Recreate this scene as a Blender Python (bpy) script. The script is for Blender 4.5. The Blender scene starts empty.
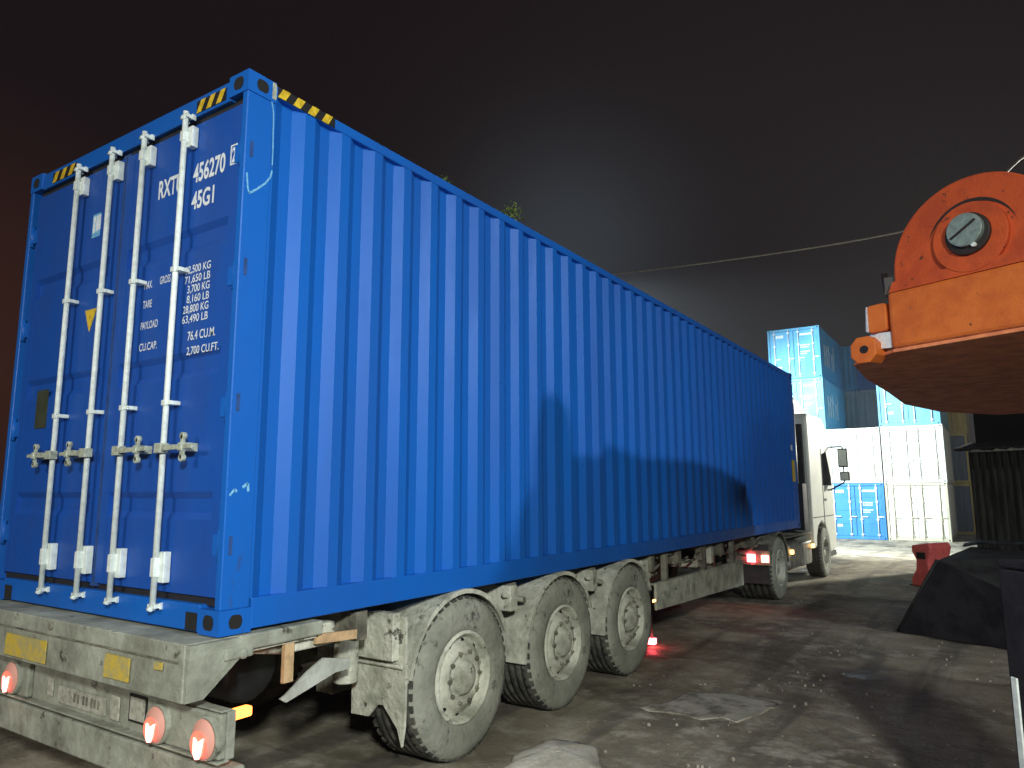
import bpy, bmesh, math, random
from mathutils import Vector, Matrix
random.seed(7)
SC = bpy.context.scene
COL = SC.collection
R = math.radians

# ------------------------------------------------------------------ camera, sky, lamps, exposure
cam_d = bpy.data.cameras.new('camera'); cam = bpy.data.objects.new('camera', cam_d); COL.objects.link(cam)
YAW, PITCH, ROLL = -0.58583, 0.147976, -0.00267
cy, sy, cp, sp = math.cos(YAW), math.sin(YAW), math.cos(PITCH), math.sin(PITCH)
F = Vector((sy*cp, cy*cp, sp)); Rt = Vector((cy, -sy, 0)); Up = Rt.cross(F)
c_, s_ = math.cos(ROLL), math.sin(ROLL)
R2 = Rt*c_ + Up*s_; U2 = -Rt*s_ + Up*c_
CAM = Vector((3.1138, -2.18669, 1.7544))
cam.matrix_world = Matrix(((R2.x, U2.x, -F.x, CAM.x), (R2.y, U2.y, -F.y, CAM.y), (R2.z, U2.z, -F.z, CAM.z), (0, 0, 0, 1)))
cam_d.sensor_width = 36; cam_d.lens = 723.916/1024*36; cam_d.clip_start = 0.05; cam_d.clip_end = 3000
SC.camera = cam

SC.view_settings.view_transform = 'Standard'; SC.view_settings.look = 'None'
SC.view_settings.exposure = 0.0; SC.view_settings.gamma = 1.0; SC.view_settings.use_curve_mapping = False
HAZE = 0.0010
SC.cycles.max_bounces = 5; SC.cycles.sample_clamp_indirect = 4.0; SC.cycles.caustics_reflective = False; SC.cycles.caustics_refractive = False

W = bpy.data.worlds.new('World'); SC.world = W; W.use_nodes = True
nt = W.node_tree; nt.nodes.clear()
wout = nt.nodes.new('ShaderNodeOutputWorld')
sky = nt.nodes.new('ShaderNodeTexSky'); sky.sky_type = 'NISHITA'; sky.sun_disc = False
sky.sun_elevation = R(-4); sky.sun_rotation = R(250)
bg1 = nt.nodes.new('ShaderNodeBackground'); bg1.inputs[1].default_value = 0.004
nt.links.new(sky.outputs[0], bg1.inputs[0])
tc = nt.nodes.new('ShaderNodeTexCoord')
# light pollution: brownish glow over town, strongest low left; also a painted lamp halo
def wglow(direction, p0, p1, col, strength, power=None):
    d = nt.nodes.new('ShaderNodeVectorMath'); d.operation = 'DOT_PRODUCT'
    nm = nt.nodes.new('ShaderNodeVectorMath'); nm.operation = 'NORMALIZE'
    nt.links.new(tc.outputs['Generated'], nm.inputs[0]); nt.links.new(nm.outputs[0], d.inputs[0])
    d.inputs[1].default_value = Vector(direction).normalized()
    m = nt.nodes.new('ShaderNodeMapRange'); m.interpolation_type = 'SMOOTHERSTEP'
    m.inputs[1].default_value = p0; m.inputs[2].default_value = p1; m.inputs[3].default_value = 0; m.inputs[4].default_value = strength
    nt.links.new(d.outputs['Value'], m.inputs[0])
    b = nt.nodes.new('ShaderNodeBackground'); b.inputs[0].default_value = (*col, 1); src = m.outputs[0]
    if power:
        m.interpolation_type = 'LINEAR'; pw = nt.nodes.new('ShaderNodeMath'); pw.operation = 'POWER'; nt.links.new(src, pw.inputs[0]); pw.inputs[1].default_value = power; src = pw.outputs[0]
    nt.links.new(src, b.inputs[1]); return b
def wadd(a, b):
    n = nt.nodes.new('ShaderNodeAddShader'); nt.links.new(a.outputs[0], n.inputs[0]); nt.links.new(b.outputs[0], n.inputs[1]); return n
bg0 = nt.nodes.new('ShaderNodeBackground'); bg0.inputs[0].default_value = (0.0088, 0.0050, 0.0062, 1); bg0.inputs[1].default_value = 1.0
sh = wadd(bg1, bg0)
sh = wadd(sh, wglow((-0.97, 0.25, -0.02), 0.86, 1.02, (0.030, 0.0085, 0.003), 0.9))
GD = F + R2*.075 + U2*.185
sh = wadd(sh, wglow(GD, 0.90, 1.0, (0.020, 0.028, 0.034), 1.0, 11.0))  # halo of the mast lamp in the haze, put into the sky colour
sh = wadd(sh, wglow((-0.30, 0.86, 0.14), 0.78, 1.0, (0.004, 0.0046, 0.005), 1.0))
nt.links.new(sh.outputs[0], wout.inputs[0])

def pix(u, v, d):                                    # used only to aim lamps and to read distances off the photograph
    return CAM + (F + R2*((u-512)/723.916) + U2*((384-v)/723.916))*d
def lamp(name, loc, target, energy, col, size=0.25, angle=120, blend=0.4):
    l = bpy.data.lights.new(name, 'SPOT'); l.energy = energy; l.color = col; l.shadow_soft_size = size
    l.spot_size = R(angle); l.spot_blend = blend
    o = bpy.data.objects.new(name, l); COL.objects.link(o); o.location = loc
    o.rotation_euler = (Vector(target)-Vector(loc)).to_track_quat('-Z', 'Y').to_euler(); return o
MAST = Vector((-10.0, 20.9, 9.9))
lamp('yard_or_fill_lamp', MAST + Vector((.45, .12, -.45)), (0.5, 31.5, 0), 46000, (0.80, 0.93, 1.0), 0.3, 96, 0.7)
lamp('yard_or_fill_lamp', (5.9, -4.6, 4.0), (1.0, 0.8, 1.2), 2750, (0.96, 1.0, 0.93), 0.30, 74, 1.0)
lamp('yard_or_fill_lamp', (22.0, 0.2, 9.6), (0, 7.5, 1.5), 6900, (0.88, 0.96, 1.0), 0.4, 100, 0.6)

lamp('yard_or_fill_lamp', (6.7, 27.0, 5.8), (-.5, 15.5, 2.6), 13000, (1.0, 0.98, 0.86), 0.25, 110, 0.8)
lamp('yard_or_fill_lamp', (-2.0, -17.0, 8.5), (1.5, 3.0, 0.0), 4300, (1.0, 0.95, 0.86), 0.5, 60, 0.7)  # added fill light behind the camera to brighten doors and ground

# ------------------------------------------------------------------ materials
def new_mat(name):
    m = bpy.data.materials.new(name); m.use_nodes = True
    return m, m.node_tree, m.node_tree.nodes['Principled BSDF']
def mat(name, col, col2=None, scale=6, rough=0.5, rough2=None, metal=0, bump=0.0, bscale=40, stretch=(1,1,1), lo=.42, hi=.62, spec=0.5, detail=6, spots=None):
    m, t, b = new_mat(name)
    b.inputs['Metallic'].default_value = metal; b.inputs['Specular IOR Level'].default_value = spec
    c = t.nodes.new('ShaderNodeTexCoord'); mp = t.nodes.new('ShaderNodeMapping'); mp.inputs['Scale'].default_value = stretch
    t.links.new(c.outputs['Object'], mp.inputs[0])
    n = t.nodes.new('ShaderNodeTexNoise'); n.inputs['Scale'].default_value = scale; n.inputs['Detail'].default_value = detail; n.inputs['Roughness'].default_value = .65
    t.links.new(mp.outputs[0], n.inputs['Vector'])
    r = t.nodes.new('ShaderNodeMapRange'); r.inputs[1].default_value = lo; r.inputs[2].default_value = hi
    t.links.new(n.outputs['Fac'], r.inputs[0])
    mx = t.nodes.new('ShaderNodeMix'); mx.data_type = 'RGBA'
    mx.inputs[6].default_value = (*col, 1); mx.inputs[7].default_value = (*(col2 or [x*.7 for x in col]), 1)
    t.links.new(r.outputs[0], mx.inputs[0]); last = mx.outputs[2]
    if spots:                                          # dirt, rust or chips: (colour, scale, threshold, width, stretch)
        mp3 = t.nodes.new('ShaderNodeMapping'); mp3.inputs['Scale'].default_value = spots[4] if len(spots) > 4 else (1, 1, 1); mp3.inputs['Location'].default_value = (3.1, 1.7, .4)
        t.links.new(c.outputs['Object'], mp3.inputs[0])
        n3 = t.nodes.new('ShaderNodeTexNoise'); n3.inputs['Scale'].default_value = spots[1]; n3.inputs['Detail'].default_value = 9; n3.inputs['Roughness'].default_value = .72
        t.links.new(mp3.outputs[0], n3.inputs['Vector'])
        r3 = t.nodes.new('ShaderNodeMapRange'); r3.inputs[1].default_value = spots[2]; r3.inputs[2].default_value = spots[2]+spots[3]; t.links.new(n3.outputs['Fac'], r3.inputs[0])
        m3 = t.nodes.new('ShaderNodeMix'); m3.data_type = 'RGBA'; m3.inputs[7].default_value = (*spots[0], 1)
        t.links.new(r3.outputs[0], m3.inputs[0]); t.links.new(last, m3.inputs[6]); last = m3.outputs[2]
    t.links.new(last, b.inputs['Base Color'])
    rr = t.nodes.new('ShaderNodeMapRange'); rr.inputs[3].default_value = rough; rr.inputs[4].default_value = rough if rough2 is None else rough2
    t.links.new(r.outputs[0], rr.inputs[0]); t.links.new(rr.outputs[0], b.inputs['Roughness'])
    if bump:
        n2 = t.nodes.new('ShaderNodeTexNoise'); n2.inputs['Scale'].default_value = bscale; n2.inputs['Detail'].default_value = 5
        t.links.new(c.outputs['Object'], n2.inputs['Vector'])
        bp = t.nodes.new('ShaderNodeBump'); bp.inputs['Strength'].default_value = bump; bp.inputs['Distance'].default_value = .02
        t.links.new(n2.outputs['Fac'], bp.inputs['Height']); t.links.new(bp.outputs[0], b.inputs['Normal'])
    return m
def emit(name, col, s):
    m, t, b = new_mat(name); b.inputs['Base Color'].default_value = (*col, 1)
    b.inputs['Emission Color'].default_value = (*col, 1); b.inputs['Emission Strength'].default_value = s; return m

M = {}
M['blue'] = mat('blue_paint', (.006, .122, .52), (.008, .106, .46), 1.6, .40, .5, bump=.22, bscale=2.6, stretch=(1, 1, .25), spec=.36, spots=((.03, .075, .24), 3.2, .66, .05, (1, 1, .30)))
M['shaded_blue'] = mat('shaded_blue_paint', (.008, .080, .40), (.009, .068, .34), 1.8, .42, .55, bump=.25, bscale=3, stretch=(1, 1, .4), spec=.4, spots=((.045, .07, .14), 3.5, .65, .08, (1, 1, .5)))  # container blue, darkened for the weaker light on the doors
M['gasket'] = mat('rubber_gasket', (.012, .012, .016), None, 10, .7)
M['gasket_dull'] = mat('gasket_blue', (.02, .07, .25), None, 10, .6)
M['galv'] = mat('galvanised_steel', (.78, .85, .82), (.62, .68, .66), 22, .4, .55)
M['galv_old'] = mat('worn_galvanised', (.46, .50, .42), (.26, .28, .22), 30, .45, .7)
M['letter'] = mat('white_vinyl', (.82, .86, .88), (.66, .72, .78), 40, .5)
M['pale_mark'] = mat('scraped_paint', (.22, .52, .75), (.10, .34, .66), 60, .6)
M['yellow'] = mat('yellow_film', (.80, .56, .04), (.55, .36, .02), 30, .4)
M['black'] = mat('black_film', (.014, .014, .016), None, 20, .5)
M['mud'] = mat('dried_mud', (.60, .60, .50), (.27, .275, .215), 4.5, .9, .8, bump=.7, bscale=24, lo=.40, hi=.66, spots=((.085, .08, .062), 9, .595, .05))
M['mud_grey'] = mat('grey_road_film', (.37, .385, .32), (.19, .195, .155), 4, .9, .8, bump=.5, bscale=20, lo=.36, hi=.64, spots=((.07, .065, .05), 8, .60, .06))
M['mud_dark'] = mat('muddy_chassis_steel', (.25, .24, .185), (.085, .078, .06), 6, .9, .7, bump=.6, bscale=16, lo=.38, hi=.62)
M['mud_tyre'] = mat('muddy_rubber', (.33, .335, .275), (.20, .205, .165), 4.5, .95, .85, bump=.5, bscale=30, lo=.32, hi=.70, spots=((.055, .052, .045), 7, .57, .10))
M['tread'] = mat('tread_rubber', (.12, .115, .095), (.028, .028, .027), 9, .9, .7, bump=.4, bscale=30, lo=.38, hi=.6)
M['hole'] = mat('hollow_dark', (.010, .010, .010), None, 10, .8)
M['refl_y'] = mat('dirty_yellow_reflector', (.62, .44, .05), (.38, .33, .14), 14, .5, .8, lo=.4, hi=.62)
M['olive'] = mat('olive_plate', (.05, .06, .035), None, 12, .5)
M['plate'] = mat('dirty_plate', (.42, .42, .36), (.26, .25, .20), 30, .7)
M['wood'] = mat('ochre_strip', (.60, .40, .22), (.42, .28, .15), 14, .7)
M['sheet'] = mat('pale_sheet', (.52, .54, .49), (.36, .37, .33), 7, .6)
M['lens_red'] = mat('red_lens', (.35, .02, .015), (.2, .015, .01), 9, .3)
M['lens_dirty'] = emit('lit_dusty_lens', (.62, .30, .24), .12)
M['lamp_halo'] = emit('lit_lamp_halo', (1.0, .16, .10), 1.1)
M['lamp_red'] = emit('lit_red_lamp', (1.0, .30, .26), 5.5)
M['lamp_red2'] = emit('lit_red_tail', (1.0, .09, .11), 24)
M['lamp_pink'] = emit('lit_tail_pale', (1.0, .38, .28), 7)
M['lamp_orange'] = emit('lit_orange_marker', (1.0, .20, .03), 8)
M['lamp_amber'] = emit('lit_amber', (1.0, .55, .15), 5)
M['cab'] = mat('cream_white_paint', (.80, .82, .72), (.68, .70, .60), 2.2, .4, .6, spec=.4)
M['cab_dark'] = mat('dark_plastic', (.03, .032, .034), (.05, .05, .05), 8, .5)
M['glass'] = mat('dark_glass', (.015, .02, .022), None, 4, .08, spec=.8)
M['tank'] = mat('dull_aluminium', (.34, .34, .30), (.2, .2, .17), 9, .5, metal=.5)
M['orange'] = mat('orange_paint', (.64, .155, .026), (.52, .11, .02), 5, .5, .65, bump=.15, bscale=70, spec=.35, spots=((.16, .05, .025), 11, .64, .03))
M['orange_red'] = mat('worn_red_orange', (.55, .085, .02), (.42, .06, .018), 6, .6, .7, bump=.15, bscale=60, spec=.3, spots=((.09, .03, .02), 13, .60, .04))
M['rust'] = mat('lifted_orange_underside', (.80, .27, .11), (.58, .18, .08), 7, .75, .9, bump=.25, bscale=30)  # dirty orange underside, colour lifted to stand in for bounce light
M['steel'] = mat('dull_pin_steel', (.28, .36, .34), (.18, .24, .23), 30, .5, metal=.4)
M['grease'] = mat('black_grease', (.02, .014, .012), None, 20, .5)
M['barrier'] = mat('red_plastic', (.85, .16, .14), (.70, .11, .10), 7, .55)
M['dark_steel'] = mat('dark_steel', (.028, .026, .032), (.014, .013, .017), 4, .75, spec=.12)
M['dark_edge'] = mat('lighter_dark_steel', (.04, .04, .04), (.02, .019, .021), 5, .75, spec=.12)  # slightly lighter steel tone for the ramp top and edge bar
M['shed'] = mat('dark_corrugated_steel', (.024, .025, .024), (.004, .004, .005), 2.2, .55, .7, stretch=(3, 3, .4), spec=.2)
M['concrete'] = mat('concrete', (.56, .53, .45), (.36, .34, .28), 4, .9, bump=.5, bscale=26, lo=.35, hi=.65)
M['slab'] = mat('worn_slab', (.44, .41, .34), (.30, .28, .22), 4, .95, bump=.5, bscale=26, lo=.35, hi=.65, spots=((.14, .125, .095), 2.6, .47, .12))
M['dirt'] = mat('pale_dirt', (.62, .59, .50), (.45, .42, .34), 6, .95, bump=.4, bscale=30)
M['grit'] = mat('grit', (.34, .31, .25), (.2, .18, .14), 9, .9)
M['near_black'] = mat('near_black_wall', (.009, .008, .010), (.005, .005, .006), 4, .9, spec=.12)  # plain near-black wall colour
M['bark'] = mat('bark', (.10, .08, .06), None, 12, .9)
M['leaf'] = mat('leaf', (.14, .22, .06), (.09, .15, .04), 3, .6)
_t = M['leaf'].node_tree; _o = _t.nodes['Material Output']; _p = _t.nodes['Principled BSDF']; _tr = _t.nodes.new('ShaderNodeBsdfTranslucent'); _tr.inputs[0].default_value = (.28, .42, .08, 1)
_mx = _t.nodes.new('ShaderNodeMixShader'); _mx.inputs[0].default_value = .55; _t.links.new(_p.outputs[0], _mx.inputs[1]); _t.links.new(_tr.outputs[0], _mx.inputs[2]); _t.links.new(_mx.outputs[0], _o.inputs[0])
M['cable'] = mat('pale_cable', (.55, .50, .42), None, 9, .6)
M['pole'] = mat('galvanised_pole', (.35, .36, .36), (.25, .26, .26), 6, .6, metal=.3)
M['flood'] = emit('flood_glass', (.85, .95, 1.0), 30)
def paint(name, c, c2=None): 
    M[name] = mat(name+'_container_paint', c, c2 or [x*.8 for x in c], 1.5, .55, .65, stretch=(1, 1, .3), bump=.03, spots=((.22, .12, .07), 2.6, .655, .05, (1, 1, .35)))
paint('sky_blue', (.07, .36, .62)); paint('pale_blue', (.16, .48, .66)); paint('mid_blue', (.03, .22, .55))
paint('white', (.80, .80, .76), (.70, .68, .60)); paint('grey', (.42, .47, .50)); paint('brown_grey', (.48, .45, .46))
paint('navy', (.015, .06, .18)); paint('deep_blue', (.03, .17, .45)); paint('yellow_c', (.65, .48, .03)); paint('cream', (.55, .52, .38))

def ground_mat():
    m, t, b = new_mat('wet_muddy_yard')
    c = t.nodes.new('ShaderNodeTexCoord')
    def noise(s, d=6, r=.6, off=0):
        mp = t.nodes.new('ShaderNodeMapping'); mp.inputs['Location'].default_value = (off, off*.7, 0); t.links.new(c.outputs['Object'], mp.inputs[0])
        n = t.nodes.new('ShaderNodeTexNoise'); n.inputs['Scale'].default_value = s; n.inputs['Detail'].default_value = d; n.inputs['Roughness'].default_value = r
        t.links.new(mp.outputs[0], n.inputs['Vector']); return n
    def mr(src, a, b_, c0=0, c1=1):
        r = t.nodes.new('ShaderNodeMapRange'); r.inputs[1].default_value = a; r.inputs[2].default_value = b_; r.inputs[3].default_value = c0; r.inputs[4].default_value = c1
        t.links.new(src, r.inputs[0]); return r.outputs[0]
    def mixc(f, a, b_):
        x = t.nodes.new('ShaderNodeMix'); x.data_type = 'RGBA'
        t.links.new(f, x.inputs[0])
        for i, v in ((6, a), (7, b_)):
            if isinstance(v, tuple): x.inputs[i].default_value = (*v, 1)
            else: t.links.new(v, x.inputs[i])
        return x.outputs[2]
    n1 = noise(.55, 7, .62); n2 = noise(3.5, 8, .7, 5); n3 = noise(30, 8, .75, 9); wet = noise(.75, 5, .55, 21)
    base = mixc(mr(n1.outputs[0], .40, .62), (.135, .115, .082), (.36, .315, .225))
    base = mixc(mr(n2.outputs[0], .48, .66), base, (.42, .385, .30))
    base = mixc(mr(n3.outputs[0], .60, .72, 0, .7), base, (.34, .32, .27))
    mpt = t.nodes.new('ShaderNodeMapping'); mpt.inputs['Scale'].default_value = (1.6, .16, 1); mpt.inputs['Rotation'].default_value = (0, 0, .06); t.links.new(c.outputs['Object'], mpt.inputs[0])
    nt_ = t.nodes.new('ShaderNodeTexNoise'); nt_.inputs['Scale'].default_value = 1.4; nt_.inputs['Detail'].default_value = 6; t.links.new(mpt.outputs[0], nt_.inputs['Vector'])
    base = mixc(mr(nt_.outputs[0], .52, .60, 0, .6), base, (.075, .066, .052))
    w = mr(wet.outputs[0], .60, .70)
    base = mixc(w, base, (.060, .050, .040))
    t.links.new(base, b.inputs['Base Color'])
    t.links.new(mr(w, 0, 1, .85, .48), b.inputs['Roughness'])
    b.inputs['Specular IOR Level'].default_value = .4
    ad = t.nodes.new('ShaderNodeMath'); ad.operation = 'ADD'; t.links.new(n2.outputs[0], ad.inputs[0]); t.links.new(mr(n3.outputs[0], 0, 1, 0, .35), ad.inputs[1])
    mu = t.nodes.new('ShaderNodeMath'); mu.operation = 'MULTIPLY'; t.links.new(ad.outputs[0], mu.inputs[0]); t.links.new(mr(w, 0, 1, 1, .12), mu.inputs[1])
    bp = t.nodes.new('ShaderNodeBump'); bp.inputs['Strength'].default_value = .75; bp.inputs['Distance'].default_value = .06
    t.links.new(mu.outputs[0], bp.inputs['Height']); t.links.new(bp.outputs[0], b.inputs['Normal'])
    return m
M['ground'] = ground_mat()

# ------------------------------------------------------------------ mesh helpers
class MB:
    def __init__(s, mats): s.bm = bmesh.new(); s.mats = [M[k] for k in (mats if isinstance(mats, (list, tuple)) else [mats])]; s.mi = 0
    def face(s, pts):
        f = s.bm.faces.new([s.bm.verts.new(p) for p in pts]); f.material_index = s.mi; return f
    def hexa(s, p):                                   # 8 points: bottom 0-3, top 4-7
        v = [s.bm.verts.new(q) for q in p]
        for q in ((3,2,1,0), (4,5,6,7), (0,1,5,4), (1,2,6,5), (2,3,7,6), (3,0,4,7)):
            s.bm.faces.new([v[i] for i in q]).material_index = s.mi
        return s
    def box(s, x0, x1, y0, y1, z0, z1):
        return s.hexa([(x0,y0,z0), (x1,y0,z0), (x1,y1,z0), (x0,y1,z0), (x0,y0,z1), (x1,y0,z1), (x1,y1,z1), (x0,y1,z1)])
    def prism(s, pts, axis, a, b):                    # 2D outline swept along an axis
        def mk(p, t): return {'x': (t, p[0], p[1]), 'y': (p[0], t, p[1]), 'z': (p[0], p[1], t)}[axis]
        A = [s.bm.verts.new(mk(p, a)) for p in pts]; B = [s.bm.verts.new(mk(p, b)) for p in pts]; n = len(pts)
        s.bm.faces.new(A).material_index = s.mi; s.bm.faces.new(B[::-1]).material_index = s.mi
        for i in range(n): s.bm.faces.new([A[i], B[i], B[(i+1) % n], A[(i+1) % n]]).material_index = s.mi
        return s
    def tube(s, p0, p1, r0, r1=None, n=12, smooth=True):
        p0, p1 = Vector(p0), Vector(p1); r1 = r0 if r1 is None else r1
        q = (p1-p0).to_track_quat('Z', 'Y'); ring = lambda p, r: [s.bm.verts.new(p + q @ Vector((math.cos(2*math.pi*i/n)*r, math.sin(2*math.pi*i/n)*r, 0))) for i in range(n)]
        A, B = ring(p0, r0), ring(p1, r1)
        s.bm.faces.new(A[::-1]).material_index = s.mi; s.bm.faces.new(B).material_index = s.mi
        for i in range(n):
            f = s.bm.faces.new([A[i], A[(i+1) % n], B[(i+1) % n], B[i]]); f.material_index = s.mi; f.smooth = smooth
        return s
    def lathe(s, prof, c=(0,0,0), n=40, ax=Vector((1,0,0))):   # prof: (radius, offset along the axis)
        c = Vector(c); q = ax.to_track_quat('Z', 'Y'); rings = []
        for r, h in prof: rings.append([s.bm.verts.new(c + q @ Vector((math.cos(2*math.pi*i/n)*r, math.sin(2*math.pi*i/n)*r, h))) for i in range(n)])
        for A, B in zip(rings, rings[1:]):
            for i in range(n):
                f = s.bm.faces.new([A[i], A[(i+1) % n], B[(i+1) % n], B[i]]); f.material_index = s.mi; f.smooth = True
        return s
    def build(s, name, parent=None, loc=None, bevel=0, rot=None, sharp=40, wobble=0):
        bmesh.ops.recalc_face_normals(s.bm, faces=s.bm.faces)
        if wobble:
            for v in s.bm.verts: v.co += Vector([random.uniform(-wobble, wobble) for _ in range(3)])
        me = bpy.data.meshes.new(name); s.bm.to_mesh(me); s.bm.free()
        for m in s.mats: me.materials.append(m)
        o = bpy.data.objects.new(name, me); COL.objects.link(o)
        if parent is not None:
            o.parent = parent
        if loc is not None: o.location = loc
        if rot is not None: o.rotation_euler = rot
        if bevel:
            b = o.modifiers.new('bevel', 'BEVEL'); b.width = bevel; b.segments = 2; b.limit_method = 'ANGLE'; b.angle_limit = R(sharp)
        return o
def tag(o, label=None, cat=None, group=None, kind=None):
    for k, v in (('label', label), ('category', cat), ('group', group), ('kind', kind)):
        if v: o[k] = v
    return o
def thing(name, label, cat, loc=(0,0,0), rotz=0, group=None):
    o = bpy.data.objects.new(name, None); COL.objects.link(o); o.location = loc; o.rotation_euler = (0, 0, rotz); o.empty_display_size = .2
    return tag(o, label, cat, group)
def copy_tree(o, parent=None):
    c = o.copy(); COL.objects.link(c); c.parent = parent
    for ch in list(o.children): copy_tree(ch, c)
    return c
def text(s, x0, x1, z0, z1, y, parent, name='lettering', m='letter', bold=.012, plane='xz'):
    cu = bpy.data.curves.new('t', 'FONT'); cu.body = s; cu.size = 1; cu.offset = bold
    o = bpy.data.objects.new('t', cu); COL.objects.link(o)
    dg = bpy.context.evaluated_depsgraph_get(); me = bpy.data.meshes.new_from_object(o.evaluated_get(dg))
    bpy.data.objects.remove(o); bpy.data.curves.remove(cu)
    xs = [v.co.x for v in me.vertices]; ys = [v.co.y for v in me.vertices]; a, b, c, d = min(xs), max(xs), min(ys), max(ys)
    for v in me.vertices:
        v.co = Vector((x0+(v.co.x-a)/(b-a)*(x1-x0), y, z0+(v.co.y-c)/(d-c)*(z1-z0)))
    me.materials.clear(); me.materials.append(M[m]); me.name = name
    r = bpy.data.objects.new(name, me); COL.objects.link(r); r.parent = parent; return r
def corr_wall(mb, a0, a1, z0, z1, base, depth, axis='x', period=.278, flip=1):
    """trapezoidal corrugated steel sheet: runs along a0..a1, sunk by depth"""
    n = max(1, round((a1-a0)/period)); p = (a1-a0)/n; pts = []
    for i in range(n):
        s = a0+i*p
        pts += [(s, 0), (s+p*.255, 0), (s+p*.50, 1), (s+p*.755, 1)]
    pts.append((a1, 0)); th = .004
    mk = lambda a, k, z: (base-flip*depth*k, a, z) if axis == 'x' else (a, base+flip*depth*k, z)
    for (a, k), (b, l) in zip(pts, pts[1:]):
        mb.face([mk(a, k, z0), mk(b, l, z0), mk(b, l, z1), mk(a, k, z1)])

# ------------------------------------------------------------------ ground
def gz(x, y):
    if y < 15: return 0
    t = min(1, (y-15)/19.0); return -.43*t*t*(3-2*t)
def build_ground():
    bm = bmesh.new()
    xs = [-120, -60, -30, -18] + [-12+i*.5 for i in range(45)] + [14, 20, 40, 120]
    ys = [-100, -40, -15] + [-6+i*.5 for i in range(84)] + [40, 50, 80, 150]
    rr = random.Random(3); V = []
    for y in ys:
        row = []
        for x in xs:
            near = -12 <= x <= 10.1 and -6 <= y <= 34
            row.append(bm.verts.new((x, y, gz(x, y) + (rr.uniform(-.014, .010) if near and not (-3 < x < .7 and -1 < y < 16) else 0))))
        V.append(row)
    for j in range(len(ys)-1):
        for i in range(len(xs)-1):
            f = bm.faces.new([V[j][i], V[j][i+1], V[j+1][i+1], V[j+1][i]]); f.smooth = True
    me = bpy.data.meshes.new('yard_ground'); bm.to_mesh(me); bm.free(); me.materials.append(M['ground'])
    o = bpy.data.objects.new('yard_ground', me); COL.objects.link(o); tag(o, kind='structure')
build_ground()

def grit(n, x0, x1, y0, y1, seed=1):
    rr = random.Random(seed); mb = MB('grit')
    for _ in range(n):
        x, y = rr.uniform(x0, x1), rr.uniform(y0, y1); s = rr.choice([.005, .007, .010, .016]) * rr.uniform(.6, 1.2); z = gz(x, y)
        a = rr.uniform(0, 6)
        P = [(x+math.cos(a+k*math.pi/2)*s*rr.uniform(.7, 1.3), y+math.sin(a+k*math.pi/2)*s*rr.uniform(.7, 1.3), z-.01) for k in range(4)]
        T = [(x+(p[0]-x)*.6, y+(p[1]-y)*.6, z+s*rr.uniform(.5, .9)) for p in P]
        mb.hexa(P+T)
    o = mb.build('gravel'); tag(o, 'loose grit and small stones strewn over the yard', 'gravel', kind='stuff')
grit(600, .1, 3.2, 1.5, 12)

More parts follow.
